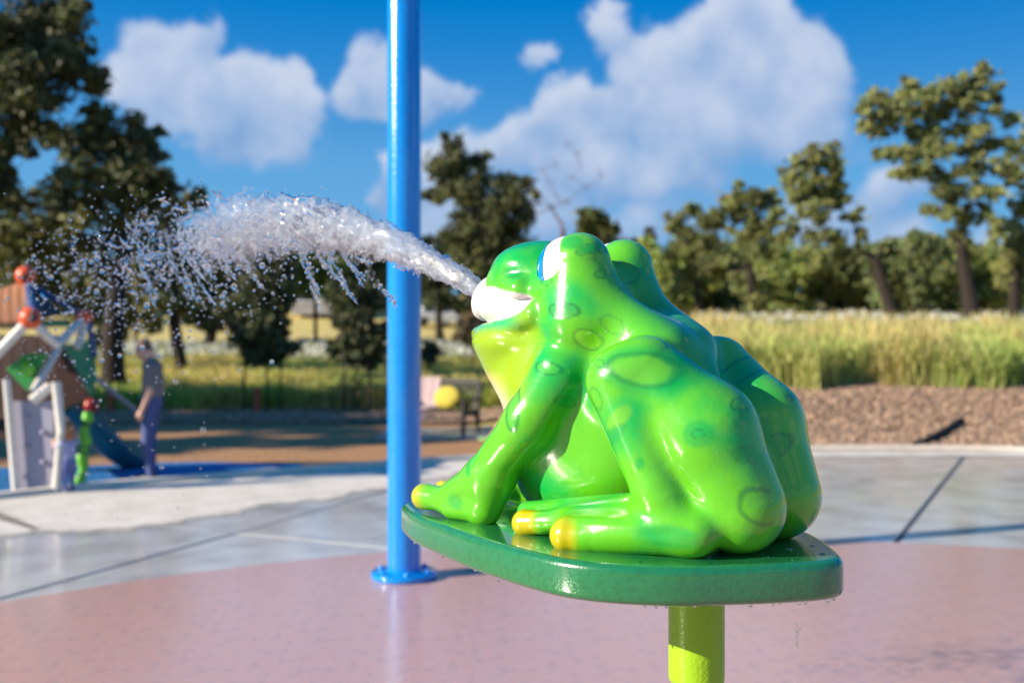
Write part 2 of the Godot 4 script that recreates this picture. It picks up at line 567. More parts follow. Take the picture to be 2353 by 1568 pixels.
func body_mesh(pieces: Array, cell: float, paint: Callable) -> ArrayMesh:
	const B := 6
	var widest := 0.0
	for p: Array in pieces:
		widest = maxf(widest, p[5])
	var lo := Vector3.ONE * 1e9
	var hi := -lo
	for p: Array in pieces:
		if p[0] >= 10:
			continue
		if p[0] == 0:
			for e in 2:
				var r := Vector3.ONE * (float(p[3 + e]) + 0.02)
				lo = lo.min(p[1 + e] - r)
				hi = hi.max(p[1 + e] + r)
		else:
			var rm: float = p[2][p[2].max_axis_index()] + 0.02
			lo = lo.min(p[1] - Vector3.ONE * rm)
			hi = hi.max(p[1] + Vector3.ONE * rm)
	var nb := Vector3i(((hi - lo) / (cell * B)).ceil()) + Vector3i.ONE
	var NX := nb.x * B + 2
	var NY := nb.y * B + 2
	var verts := PackedVector3Array()
	var norms := PackedVector3Array()
	var cols := PackedColorArray()
	var index := {}
	var crossings := PackedInt64Array()   # cell key * 8 + axis * 2 + side
	var S := B + 1
	var d := PackedFloat32Array()
	d.resize(S * S * S)
	var half := cell * B * 0.5
	var reach := half * 1.7321
	for bz in nb.z:
		for by in nb.y:
			for bx in nb.x:
				var o := lo + Vector3(bx, by, bz) * (cell * B)
				var mid := o + Vector3.ONE * half
				var near := []
				var best := 1e9
				for p: Array in pieces:
					var e := dist(p, mid)
					if e < reach + widest + cell + (0.02 if int(p[0]) % 10 == 1 else 0.0):
						near.append(p)
					if p[0] < 10:
						best = minf(best, e - float(p[5]) - (0.04 if p[0] == 1 else 0.0))
				if near.is_empty() or best > reach + cell:
					continue
				d.fill(1.0)
				for p: Array in near:
					var k: float = p[5]
					var kind: int = p[0]
					var carve := kind >= 10
					var i := 0
					if kind % 10 == 0:
						var a: Vector3 = p[1]
						var ab: Vector3 = p[2] - a
						var inv := 1.0 / maxf(ab.length_squared(), 1e-9)
						var ra: float = p[3]
						var dr: float = float(p[4]) - ra
						for z in S:
							for y in S:
								for q in S:
									var x := lo + Vector3(bx * B + q, by * B + y, bz * B + z) * cell - a
									var t := clampf(x.dot(ab) * inv, 0.0, 1.0)
									var v := (x - ab * t).length() - ra - dr * t
									var w := d[i]
									if carve:
										v = -v
										var h := maxf(k - absf(w - v), 0.0) / k
										d[i] = maxf(w, v) + h * h * k * 0.25
									else:
										var h := maxf(k - absf(w - v), 0.0) / k
										d[i] = minf(w, v) - h * h * k * 0.25
									i += 1
					else:
						var bs: Basis = p[3]
						var r: Vector3 = p[2]
						var ce: Vector3 = p[1]
						var r2 := r * r
						for z in S:
							for y in S:
								for q in S:
									var x: Vector3 = bs * (lo + Vector3(bx * B + q, by * B + y, bz * B + z) * cell - ce)
									var k0 := (x / r).length()
									var v := k0 * (k0 - 1.0) / maxf((x / r2).length(), 1e-9)
									var w := d[i]
									if carve:
										v = -v
										var h := maxf(k - absf(w - v), 0.0) / k
										d[i] = maxf(w, v) + h * h * k * 0.25
									else:
										var h := maxf(k - absf(w - v), 0.0) / k
										d[i] = minf(w, v) - h * h * k * 0.25
									i += 1
				for z in B:
					for y in B:
						for x in B:
							var i0 := (z * S + y) * S + x
							var c0 := d[i0]
							var c1 := d[i0 + 1]
							var c2 := d[i0 + S]
							var c3 := d[i0 + S + 1]
							var c4 := d[i0 + S * S]
							var c5 := d[i0 + S * S + 1]
							var c6 := d[i0 + S * S + S]
							var c7 := d[i0 + S * S + S + 1]
							var s0 := c0 < 0.0
							var m := int(s0) + int(c1 < 0.0) + int(c2 < 0.0) + int(c3 < 0.0) + int(c4 < 0.0) + int(c5 < 0.0) + int(c6 < 0.0) + int(c7 < 0.0)
							if m == 0 or m == 8:
								continue
							var c := [c0, c1, c2, c3, c4, c5, c6, c7]
							var sum := Vector3.ZERO
							var cnt := 0
							for e: Array in EDGES:
								var va: float = c[e[0]]
								var vb: float = c[e[1]]
								if (va < 0.0) != (vb < 0.0):
									var t := va / (va - vb)
									sum += Vector3(e[0] & 1, (e[0] >> 1) & 1, e[0] >> 2).lerp(Vector3(e[1] & 1, (e[1] >> 1) & 1, e[1] >> 2), t)
									cnt += 1
							var key := ((bz * B + z) * NY + by * B + y) * NX + bx * B + x
							var pos := o + (Vector3(x, y, z) + sum / cnt) * cell
							var nn := Vector3(c1 + c3 + c5 + c7 - c0 - c2 - c4 - c6, c2 + c3 + c6 + c7 - c0 - c1 - c4 - c5, c4 + c5 + c6 + c7 - c0 - c1 - c2 - c3).normalized()
							index[key] = verts.size()
							verts.append(pos)
							norms.append(nn)
							if s0 != (c1 < 0.0): crossings.append(key * 8 + (1 if s0 else 0))
							if s0 != (c2 < 0.0): crossings.append(key * 8 + 2 + (1 if s0 else 0))
							if s0 != (c4 < 0.0): crossings.append(key * 8 + 4 + (1 if s0 else 0))
	for i in verts.size():
		cols.append(paint.call(verts[i], norms[i]))
	var tris := PackedInt32Array()
	var step := [1, NX, NX * NY]
	for cr in crossings:
		var key := cr >> 3
		var axis := (cr >> 1) & 3
		var u: int = step[(axis + 1) % 3]
		var v: int = step[(axis + 2) % 3]
		if not (index.has(key - u) and index.has(key - v) and index.has(key - u - v)):
			continue
		var a: int = index[key]
		var b: int = index[key - u]
		var c: int = index[key - u - v]
		var e: int = index[key - v]
		if cr & 1:
			tris.append_array([a, c, b, a, e, c])
		else:
			tris.append_array([a, b, c, a, c, e])
	var arr := []
	arr.resize(Mesh.ARRAY_MAX)
	arr[Mesh.ARRAY_VERTEX] = verts
	arr[Mesh.ARRAY_NORMAL] = norms
	arr[Mesh.ARRAY_COLOR] = cols
	arr[Mesh.ARRAY_INDEX] = tris
	var am := ArrayMesh.new()
	am.add_surface_from_arrays(Mesh.PRIMITIVE_TRIANGLES, arr)
	return am

const EDGES := [[0, 1], [2, 3], [4, 5], [6, 7], [0, 2], [1, 3], [4, 6], [5, 7], [0, 4], [1, 5], [2, 6], [3, 7]]

# ---------------------------------------------------------------- ground
func rise(x: float, d: float) -> float:   # height of the ground at x, distance d
	var left := 0.0
	if d > 24.0:
		var e := d - 24.0
		left = 0.020 * e + 0.0009 * e * e
		if e > 70.0:
			left = 5.81 + (e - 70.0) * 0.05
	var right := 0.0
	if d > 15.9:
		right = 0.80 * smoothstep(15.9, 19.9, d) + maxf(0.0, minf(d, 100.0) - 19.5) * 0.064 + maxf(0.0, d - 100.0) * 0.04
	var t := smoothstep(-1.5, 4.5, x - (d - 17.0) * 0.05)
	return lerpf(left, right, t) + 0.12 * wob.get_noise_2d(x * 0.05, d * 0.05) * smoothstep(24.0, 40.0, d)

func sheet(called: String, x0: float, x1: float, d0: float, d1: float, nx: int, nd: int, lift: float, m: Material) -> MeshInstance3D:
	var verts := PackedVector3Array()
	var norms := PackedVector3Array()
	var tris := PackedInt32Array()
	for j in nd + 1:
		for i in nx + 1:
			var u := float(i) / nx
			var v := float(j) / nd
			var p := Vector2(lerpf(x0, x1, u), lerpf(d0, d1, v * v if d1 > 60.0 else v))
			verts.append(Vector3(p.x, rise(p.x, p.y) + lift, -p.y))
			var e := 0.1
			norms.append(Vector3(rise(p.x - e, p.y) - rise(p.x + e, p.y), 2 * e, rise(p.x, p.y + e) - rise(p.x, p.y - e)).normalized())
	for j in nd:
		for i in nx:
			var a := j * (nx + 1) + i
			tris.append_array([a, a + nx + 1, a + nx + 2, a, a + nx + 2, a + 1])
	var arr := []
	arr.resize(Mesh.ARRAY_MAX)
	arr[Mesh.ARRAY_VERTEX] = verts
	arr[Mesh.ARRAY_NORMAL] = norms
	arr[Mesh.ARRAY_INDEX] = tris
	var am := ArrayMesh.new()
	am.add_surface_from_arrays(Mesh.PRIMITIVE_TRIANGLES, arr)
	var o := part(self, called, am, m)
	tag(o, "", "", "", "structure")
	return o

func poly(pts: Array) -> PackedVector2Array:
	var out := PackedVector2Array()
	for p: Vector2 in pts:
		out.append(Vector2(p.x, -p.y))
	return out

# smooth line through points, n steps each
func through(pts: Array, n := 6) -> Array:
	var out := []
	for i in pts.size() - 1:
		var a: Vector2 = pts[maxi(i - 1, 0)]
		var b: Vector2 = pts[i]
		var c: Vector2 = pts[i + 1]
		var e: Vector2 = pts[mini(i + 2, pts.size() - 1)]
		for k in n:
			out.append(b.cubic_interpolate(c, a, e, float(k) / n))
	out.append(pts[-1])
	return out

# a thin sheet from the kerb to the ragged edge of the wet; below it a damp one reaching a little further
func dry_rim(rim_near: Array, rim_far: Array, layer: int) -> void:
	var rim := begin()
	rim.set_smooth_group(-1)
	var y := 0.010 if layer == 0 else 0.0145
	for i in rim_near.size() - 1:
		var e := []
		var n := []
		for k in 2:
			var p: Vector2 = rim_near[i + k]
			if layer == 0:
				p += Vector2(0.33, -0.9) * (0.10 + 0.12 * absf(wob.get_noise_2d(p.x * 2.0, p.y * 2.0 + 9.0))) * clampf((7.0 - p.x) / 9.0, 0.1, 1.0)
			var best: Vector2 = rim_far[0]
			for q: Vector2 in rim_far:
				if p.distance_squared_to(q) < p.distance_squared_to(best):
					best = q
			e.append(Vector3(best.x, y, -best.y))
			n.append(Vector3(p.x, y, -p.y))
		quad(rim, n[0], e[0], e[1], n[1])
	tag(part(self, "damp_concrete_rim" if layer == 0 else "dry_concrete_rim", finish(rim), M.damp_concrete if layer == 0 else M.dry_concrete), "", "", "", "structure")

var kerb_line := []

func ground_and_paving() -> void:
	# far edge of the concrete apron, left to right
	kerb_line = through([Vector2(-16, -2), Vector2(-9.6, 6.6), Vector2(-5.6, 10.75), Vector2(-4.42, 11.9), Vector2(-1.75, 13.6), Vector2(-0.6, 14.3), Vector2(2.2, 15.3), Vector2(4.9, 15.62), Vector2(7.9, 15.5), Vector2(12, 14.2), Vector2(17, 10)], 6)
	sheet("ground", -150, 150, -20, 250, 300, 190, -0.05, M.meadow_ground)
	var tan_poly := [Vector2(-30, 2), Vector2(-30, 20.9), Vector2(-6, 20.9), Vector2(-1, 20.6), Vector2(0.5, 18.6), Vector2(1.2, 17.0), Vector2(1.6, 14.9), Vector2(-2, 13.0), Vector2(-9, 6.0), Vector2(-16, -3)]
	tag(part(self, "tan_rubber_surface", slab_mesh(poly(tan_poly), 0, -0.008, 0, 1, false), M.tan_rubber), "", "", "", "structure")
	var blue_poly := through([Vector2(-14, 4.0), Vector2(-14, 11.0), Vector2(-9.0, 13.3), Vector2(-6.3, 13.7), Vector2(-4.6, 14.25), Vector2(-3.3, 14.0), Vector2(-2.3, 13.45), Vector2(-2.6, 12.5), Vector2(-4.6, 11.0), Vector2(-9.0, 6.0), Vector2(-14, 4.0)], 5)
	blue_poly.pop_back()
	tag(part(self, "blue_rubber_surface", slab_mesh(poly(blue_poly), 0, -0.004, 0, 1, false), M.blue_rubber), "", "", "", "structure")
	# mulch: a strip on the left, a bank on the right
	sheet("mulch_strip", -40, 1.5, 20.8, 24.9, 30, 10, 0.012, M.mulch_ground)
	sheet("mulch_bank", 0.4, 24, 15.5, 20.6, 50, 22, 0.02, M.mulch_ground)
	sheet("bench_pad", -2.45, 0.9, 17.3, 19.7, 8, 4, 0.006, M.wet_concrete)
	# the apron: slabs with open joints over a dark filler
	var apron := kerb_line.duplicate()
	apron.append(Vector2(17, -8))
	apron.append(Vector2(-16, -8))
	var root := Node3D.new()
	root.name = "concrete_apron"
	add_child(root)
	tag(root, "", "", "", "structure")
	part(root, "joint_filler", slab_mesh(poly(apron), 0, -0.001, 0, 1, false), M.joint_filler)
	var pieces := [poly(apron)]
	var cuts := [[floor_at(0, 1368), floor_at(890, 1119), 0.021], [floor_at(220, 1186), floor_at(890, 1251), 0.010], [floor_at(2215, 1041), floor_at(2065, 1230), 0.026]]
	for c: Array in cuts:
		var a := Vector2(c[0].x, -c[0].y)
		var b := Vector2(c[1].x, -c[1].y)
		var t := (b - a).normalized()
		var n := Vector2(-t.y, t.x)
		var next := []
		for side in [1.0, -1.0]:
			var half := PackedVector2Array([a - t * 60 + n * side * c[2], a + t * 60 + n * side * c[2], a + t * 60 + n * side * 60, a - t * 60 + n * side * 60])
			for pc: PackedVector2Array in pieces:
				next.append_array(Geometry2D.intersect_polygons(pc, half))
		pieces = next
	for pc: PackedVector2Array in pieces:
		part(root, "slab", slab_mesh(pc, -0.05, 0.006, 0.004, 1), M.wet_concrete)
	# dried-off rim with a ragged edge
	var rim_near := []
	for p: Vector2 in through([Vector2(-9.2, 5.6), floor_at(-60, 1235), floor_at(80, 1212), floor_at(200, 1208), floor_at(330, 1203), floor_at(430, 1190), floor_at(560, 1166), floor_at(700, 1142), floor_at(890, 1112), floor_at(1000, 1092), floor_at(1150, 1066), floor_at(1500, 1053), floor_at(1870, 1042), floor_at(2100, 1040), floor_at(2352, 1042), Vector2(13.2, 13.2)], 14):
		var e := wob.get_noise_2d(p.x * 1.3, p.y * 1.3) * 0.26 + wob.get_noise_2d(p.x * 5.0, p.y * 5.0 + 40) * 0.05
		var w := clampf((7.0 - p.x) / 9.0, 0.12, 1.0)
		rim_near.append(p + Vector2(0.35, -0.94) * e * w)
	var rim_far := through([Vector2(-9.6, 6.6), Vector2(-5.6, 10.75), Vector2(-4.42, 11.9), Vector2(-1.75, 13.6), Vector2(-0.6, 14.3), Vector2(2.2, 15.3), Vector2(4.9, 15.62), Vector2(7.9, 15.5), Vector2(12.6, 13.98)], 20)
	for layer in 2:
		dry_rim(rim_near, rim_far, layer)
	# low lip along the far edge
	var lip := PackedVector2Array()
	var back := PackedVector2Array()
	for i in kerb_line.size():
		var t: Vector2 = (kerb_line[mini(i + 1, kerb_line.size() - 1)] - kerb_line[maxi(i - 1, 0)]).normalized()
		var n := Vector2(-t.y, t.x)
		lip.append(Vector2(kerb_line[i].x, -kerb_line[i].y))
		back.append(Vector2(kerb_line[i].x + n.x * 0.16, -kerb_line[i].y - n.y * 0.16))
	back.reverse()
	lip.append_array(back)
	tag(part(self, "concrete_kerb", slab_mesh(lip, -0.1, 0.075, 0.012, 2), M.dry_concrete), "", "", "", "structure")
	# the round pink surface
	var a := Vector2(-3.35, 6.52)
	var b := Vector2(-1.01, 8.08)
	var c := Vector2(4.21, 8.19)
	var dd := 2.0 * (a.x * (b.y - c.y) + b.x * (c.y - a.y) + c.x * (a.y - b.y))
	var ux := (a.length_squared() * (b.y - c.y) + b.length_squared() * (c.y - a.y) + c.length_squared() * (a.y - b.y)) / dd
	var uy := (a.length_squared() * (c.x - b.x) + b.length_squared() * (a.x - c.x) + c.length_squared() * (b.x - a.x)) / dd
	var cen := Vector2(ux, uy)
	var r := cen.distance_to(a)
	var disc := []
	for i in 120:
		disc.append(cen + Vector2.from_angle(TAU * i / 120) * (r + 0.02 * wob.get_noise_1d(i * 0.6)))
	tag(part(self, "pink_splash_surface", slab_mesh(poly(disc), 0, 0.013, 0, 1, false), M.pink_surface), "", "", "", "structure")
	# bark chips
	var chip := begin()
	chip.set_smooth_group(-1)
	var chip_mesh := block(Vector3(0.11, 0.022, 0.045), 0.008)
	var where := []
	var tint := PackedColorArray()
	for i in 26000:
		var x := rng.randf_range(0.6, 13.0)
		var d := rng.randf_range(15.75, 20.3)
		if i % 4 == 0:
			x = rng.randf_range(-14.0, 0.6)
			d = rng.randf_range(20.9, 24.8)
		var s := rng.randf_range(0.5, 1.5)
		where.append(Transform3D(Basis.from_euler(Vector3(rng.randf_range(-0.6, 0.6), rng.randf() * TAU, rng.randf_range(-0.6, 0.6))).scaled(Vector3.ONE * s), Vector3(x, rise(x, d) + 0.03, -d)))
		var g := rng.randf_range(0.45, 1.25) * (1.5 if rng.randf() < 0.12 else 1.0)
		tint.append(Color(0.34, 0.225, 0.15) * g)
	tag(copies(self, "mulch_chips", chip_mesh, M.tinted, where, tint), "loose brown bark chips strewn over the mulch", "mulch", "", "stuff")

# ---------------------------------------------------------------- plants
var leaf_mesh: ArrayMesh

func make_leaf_mesh() -> void:
	var st := begin()
	st.set_smooth_group(-1)
	for i in 7:
		var b := Basis.from_euler(Vector3(rng.randf_range(-1.3, 1.3), rng.randf() * TAU, rng.randf_range(-1, 1)))
		var o := Vector3(rng.randfn(), rng.randfn(), rng.randfn()) * 0.36
		var w := rng.randf_range(0.26, 0.4)
		var l := rng.randf_range(0.5, 0.75)
		quad(st, o + b * Vector3(-l, 0, 0), o + b * Vector3(0, 0.05, w), o + b * Vector3(l, 0, 0), o + b * Vector3(0, 0.05, -w))
	leaf_mesh = finish(st)

# a tree: foot at pixel column px and distance d; crown built from clusters [px, py, radius px]; limbs run from fork to the clusters
func tree(called: String, label: String, category: String, group: String, px: float, d: float, fork: Vector2, r0: float, clusters: Array, look: Dictionary) -> void:
	var foot := at(px, 775, d)
	foot.y = rise(foot.x, d) - 0.05
	var o := thing(called, foot, label, category, group)
	var fk := at(fork.x, fork.y, d) - foot
	var st := begin()
	var bend := Vector3(rng.randf_range(-0.04, 0.04), 0, rng.randf_range(-0.04, 0.04)) * fk.length()
	var pts := []
	var rad := []
	var top_r := r0 * 0.62
	for i in 6:
		var t := i / 5.0
		pts.append(Vector3.ZERO.lerp(fk, t) + bend * sin(t * PI))
		rad.append(lerpf(r0 * (1.35 if i == 0 else 1.0), top_r, t))
	tube(st, pts, rad, 9)
	var depth: float = look.get("depth", 1.0)
	var nodes := [[fk, top_r]]
	var cl := []
	for c: Array in clusters:
		var R: float = c[2] / FPX * d * float(look.get("fat", 1.0))
		cl.append([at(c[0], c[1], d + rng.randf_range(-1, 1) * R * depth) - foot, R])
	if not look.get("bare", false) and float(look.get("airy", 1.0)) > 0.0:
		for c: Array in cl.duplicate():   # sprays of leaves standing off the main masses
			for k in 2:
				var v := Vector3(rng.randfn(), rng.randfn() * 0.8 + 0.15, rng.randfn()).normalized()
				cl.append([c[0] + v * float(c[1]) * rng.randf_range(1.0, 1.4), float(c[1]) * rng.randf_range(0.3, 0.5)])
	cl.sort_custom(func(a, b): return a[0].distance_to(fk) < b[0].distance_to(fk))
	for c: Array in cl:
		var best := 0
		for i in nodes.size():
			if nodes[i][0].distance_to(c[0]) - 0.3 * nodes[i][1] < nodes[best][0].distance_to(c[0]):
				best = i
		var a: Vector3 = nodes[best][0]
		var b: Vector3 = c[0]
		var ra: float = nodes[best][1] * 0.72
		var rb := maxf(ra * 0.5, 0.015)
		var m1 := a.lerp(b, 0.35) + Vector3(rng.randfn(), rng.randfn() + 0.4, rng.randfn()) * 0.08 * a.distance_to(b)
		var m2 := a.lerp(b, 0.7) + Vector3(rng.randfn(), rng.randfn() + 0.3, rng.randfn()) * 0.08 * a.distance_to(b)
		tube(st, [a, m1, m2, b], [ra, lerpf(ra, rb, 0.35), lerpf(ra, rb, 0.7), rb], 6)
		nodes.append([b, rb])
		for k in int(look.get("twigs", 3)):
			var e := b + Vector3(rng.randfn(), rng.randfn() + 0.3, rng.randfn()) * float(c[1]) * 0.6
			tube(st, [b, b.lerp(e, 0.5) + Vector3(rng.randfn(), rng.randfn(), rng.randfn()) * 0.05 * float(c[1]), e], [rb * 0.7, rb * 0.45, 0.008], 5)
	part(o, "trunk", finish(st), look.get("bark", M.bark))
	if look.get("bare", false):
		return
	var size: float = look.get("leaf", 0.2)
	var dense: float = look.get("dense", 1.0)
	var base: Color = look.get("color", Color(0.05, 0.07, 0.022))
	var where := []
	var tint := PackedColorArray()
	for c: Array in cl:
		var R: float = c[1]
		var tone := rng.randf_range(0.7, 1.35)
		for s in int(look.get("sub", 9)):
			var v := Vector3(rng.randfn(), rng.randfn(), rng.randfn()).normalized() * pow(rng.randf(), 0.45) * R * 0.85
			v.y *= look.get("tall", 0.85)
			var rs := R * rng.randf_range(0.25, 0.55)
			var tone2 := tone * rng.randf_range(0.75, 1.3)
			for i in int(dense * 11.0 * pow(R / size, 2.0) / float(look.get("sub", 9)) + 2):
				var p: Vector3 = c[0] + v + Vector3(rng.randfn(), rng.randfn() * 0.75, rng.randfn()) * rs * 0.70
				where.append(Transform3D(Basis.from_euler(Vector3(rng.randf() * TAU, rng.randf() * TAU, 0)).scaled(Vector3.ONE * size * rng.randf_range(0.6, 1.3)), p))
				var g := tone2 * rng.randf_range(0.7, 1.35)
				var warm := rng.randf_range(-0.15, 0.25)
				tint.append(Color(base.r * g * (1.0 + warm), base.g * g, base.b * g * (1.0 - warm * 0.5)))
	tag(copies(o, "crown", leaf_mesh, M.leaf, where, tint), "", "", "", "stuff")
	total_leaves += where.size()

var total_leaves := 0

# fill an outline with cluster circles: [[px, py, r], ...] scattered along a list of rows [y, x0, x1, r]
func rows(list: Array, jitter := 0.4) -> Array:
	var out := []
	for r: Array in list:
		var x: float = r[1]
		while x <= r[2]:
			out.append([x + rng.randf_range(-jitter, jitter) * r[3], r[0] + rng.randf_range(-jitter, jitter) * r[3], r[3] * rng.randf_range(0.8, 1.2)])
			x += r[3] * 1.15
	return out

func trees_and_plants() -> void:
	make_leaf_mesh()
	var oak := {"color": Color(0.085, 0.098, 0.030), "leaf": 0.12, "dense": 0.8, "sub": 10}
	# the big oak over the play area
	var big := [[60, 60, 95], [10, 120, 100], [130, 130, 70], [60, 180, 75], [15, 215, 60], [100, 215, 45], [165, 25, 38], [105, 10, 50], [178, 150, 14], [165, 110, 30], [30, 265, 36], [90, 290, 34], [150, 300, 36], [5, 330, 34], [60, 335, 20], [200, 285, 40], [235, 250, 30], [230, 330, 62], [300, 300, 50], [290, 370, 75], [345, 390, 52], [330, 330, 42], [215, 400, 60], [365, 440, 55], [300, 450, 75], [458, 440, 22], [160, 440, 55], [-60, 80, 110], [-90, 220, 110], [-80, 400, 110], [-150, 320, 120]]
	tree("oak_tree", "large dark oak towering over the play structure, its limbs spreading out of the left edge", "tree", "oaks behind the splash pad", 262, 27.0, Vector2(285, 560), 0.34, big, oak)
	var low := [[395, 480, 36], [425, 455, 26], [205, 480, 54], [120, 500, 48], [40, 455, 37], [70, 545, 58], [10, 520, 43], [150, 570, 58], [240, 560, 61], [320, 540, 54], [390, 550, 40], [420, 610, 43], [60, 630, 50], [150, 650, 50], [240, 650, 58], [330, 630, 58], [390, 680, 40], [300, 710, 47], [-60, 560, 72], [-40, 660, 58], [340, 740, 32], [250, 760, 36], [215, 720, 36]]
	tree("oak_tree", "olive green oak with sky showing through, below the large dark oak's limbs", "tree", "oaks behind the splash pad", 425, 33.0, Vector2(395, 640), 0.24, low, {"color": Color(0.15, 0.155, 0.05), "leaf": 0.15, "dense": 0.75, "sub": 8})
	# middle distance, left of the pole
	var dark := {"color": Color(0.062, 0.080, 0.027), "leaf": 0.22, "dense": 1.0, "sub": 9}
	tree("oak_tree", "broad dark tree behind the falling spray, right of the big oak", "tree", "oaks behind the splash pad", 470, 46.0, Vector2(500, 650), 0.3, rows([[560, 470, 560, 36], [600, 440, 640, 42], [645, 440, 640, 42], [690, 450, 600, 36], [725, 440, 560, 26]]), dark)
	var light := {"color": Color(0.15, 0.21, 0.03), "leaf": 0.20, "dense": 1.1, "sub": 9}
	tree("leafy_tree", "bright yellow-green tree beside the blue pole, between darker trees", "tree", "", 725, 48.0, Vector2(725, 670), 0.12, rows([[575, 690, 730, 24], [610, 680, 760, 30], [650, 670, 760, 28]]), light)
	tree("oak_tree", "dark tree just left of the blue pole, behind the staked young tree", "tree", "oaks behind the splash pad", 860, 55.0, Vector2(850, 640), 0.25, rows([[590, 790, 880, 30], [630, 770, 890, 36], [670, 770, 890, 36]]), dark)
	# young trees in the mulch strip
	var young := {"color": Color(0.065, 0.08, 0.027), "leaf": 0.10, "dense": 1.0, "sub": 9, "twigs": 2}
	tree("young_tree", "young tree with a round crown and thin trunk, right of the standing adult", "tree", "young trees along the mulch strip", 612, 24.2, Vector2(608, 815), 0.035, rows([[640, 570, 640, 28], [690, 555, 665, 34], [735, 550, 670, 36], [775, 555, 670, 34], [808, 575, 650, 24]]), young)
	tree("young_tree", "young dark tree held by stakes close to the blue pole", "tree", "young trees along the mulch strip", 818, 24.2, Vector2(820, 800), 0.035, rows([[655, 800, 850, 24], [695, 790, 870, 30], [740, 790, 875, 32], [785, 795, 875, 30], [815, 805, 865, 20]]), young)
	for s: Array in [[790, "thin wooden stake left of the young tree beside the blue pole"], [846, "thin wooden stake between the young tree and the blue pole"]]:
		var f := at(s[0], 775, 24.0)
		f.y = rise(f.x, 24.0)
		tag(part(self, "tree_stake", bar(Vector3.ZERO, Vector3(0, 2.3 if s[0] < 800 else 1.5, 0), 0.035, 0.03), M.bark, Transform3D(Basis(), f)), s[1], "stake", "stakes of the young trees")
	for s: Array in [[560, "thin wooden stake left of the red-brown marker post"], [645, "thin wooden stake right of the round-crowned young tree"]]:
		var f := at(s[0], 775, 24.4)
		f.y = rise(f.x, 24.4)
		tag(part(self, "tree_stake", bar(Vector3.ZERO, Vector3(0, 1.15, 0), 0.03, 0.026), M.bark, Transform3D(Basis(), f)), s[1], "stake", "stakes of the young trees")
	# between the pole and the frog
	var o4 := [[1040, 331, 22], [1012, 373, 26], [1045, 385, 26], [999, 442, 20], [1030, 425, 20], [1072, 423, 34], [1100, 363, 20], [1098, 400, 18], [1156, 409, 20], [1183, 446, 28], [1160, 460, 22], [1128, 456, 26], [1086, 490, 34], [1146, 493, 30], [1195, 497, 20], [1100, 540, 38], [1165, 529, 32], [1130, 575, 36], [1060, 530, 26], [1190, 560, 30], [1075, 590, 34]]
	tree("oak_tree", "ragged dark oak standing up right of the blue pole behind the frog's snout", "tree", "oaks behind the splash pad", 1120, 47.0, Vector2(1115, 590), 0.34, o4, {"color": Color(0.10, 0.112, 0.035), "leaf": 0.15, "dense": 0.9, "sub": 12, "fat": 1.3})
	tree("conifer_tree", "row of dark conifers low behind the water jet, right of the blue pole", "tree", "", 1010, 60.0, Vector2(1010, 640), 0.25, rows([[560, 985, 1060, 26], [600, 975, 1110, 34], [640, 975, 1140, 38], [675, 985, 1140, 34]]), dark)
	tree("bare_tree", "bare leafless tree with reddish branches above the frog's eye", "tree", "", 1288, 62.0, Vector2(1293, 520), 0.26, [[1302, 455, 26], [1312, 400, 22], [1322, 345, 24], [1278, 440, 20], [1268, 470, 18], [1262, 410, 22], [1245, 380, 22], [1275, 370, 20], [1350, 420, 26], [1385, 395, 24], [1335, 372, 20], [1300, 320, 20], [1250, 450, 20], [1225, 480, 22]], {"bare": true, "bark": M.pale_bark, "twigs": 9})
	var cyp := {"color": Color(0.10, 0.115, 0.03), "leaf": 0.24, "dense": 1.5, "sub": 9, "tall": 1.0, "twigs": 0}
	tree("cypress_tree", "broad rounded cypress peeking over the frog's near eye", "tree", "cypresses behind the frog", 1366, 64.0, Vector2(1366, 600), 0.3, rows([[488, 1350, 1380, 18], [512, 1338, 1394, 20], [540, 1330, 1404, 22], [572, 1325, 1412, 24], [605, 1320, 1415, 26], [640, 1320, 1415, 26]], 0.2), cyp)
	tree("cypress_tree", "slim pointed dark cypress just right of the frog's far eye", "tree", "cypresses behind the frog", 1492, 64.0, Vector2(1492, 620), 0.2, [[1492, 522, 6], [1492, 536, 9], [1493, 552, 12], [1491, 570, 15], [1493, 592, 18], [1491, 618, 20], [1492, 645, 22]], {"color": Color(0.036, 0.044, 0.016), "leaf": 0.2, "dense": 1.6, "sub": 8, "tall": 1.2, "twigs": 0})
	tree("cypress_tree", "low dark cypress half hidden between the frog's two eyes and the slim cypress", "tree", "cypresses behind the frog", 1450, 68.0, Vector2(1450, 630), 0.2, rows([[555, 1436, 1462, 16], [585, 1430, 1470, 20], [620, 1425, 1475, 22]], 0.2), cyp)
	# right of the frog
	var olive := {"color": Color(0.19, 0.215, 0.07), "leaf": 0.12, "dense": 0.6, "sub": 12, "fat": 1.08}
	tree("oak_tree", "thin-leaved tree nearest the frog's back on the right", "tree", "oaks on the meadow slope", 1605, 50.0, Vector2(1600, 640), 0.2, [[1552, 505, 24], [1575, 530, 26], [1592, 480, 24], [1620, 500, 24], [1650, 505, 22], [1600, 550, 30], [1640, 545, 26], [1560, 570, 28], [1620, 590, 34], [1575, 620, 34], [1650, 610, 34]], olive)
	tree("oak_tree", "round-topped dark-trunked tree second from the frog's back on the right", "tree", "oaks on the meadow slope", 1732, 40.0, Vector2(1722, 600), 0.22, [[1672, 452, 22], [1700, 442, 24], [1730, 445, 26], [1760, 455, 24], [1782, 478, 20], [1690, 480, 22], [1725, 485, 28], [1765, 505, 24], [1740, 530, 24], [1705, 535, 22], [1785, 540, 20], [1722, 575, 26], [1660, 480, 16], [1755, 570, 20], [1720, 640, 30], [1735, 690, 28]], olive)
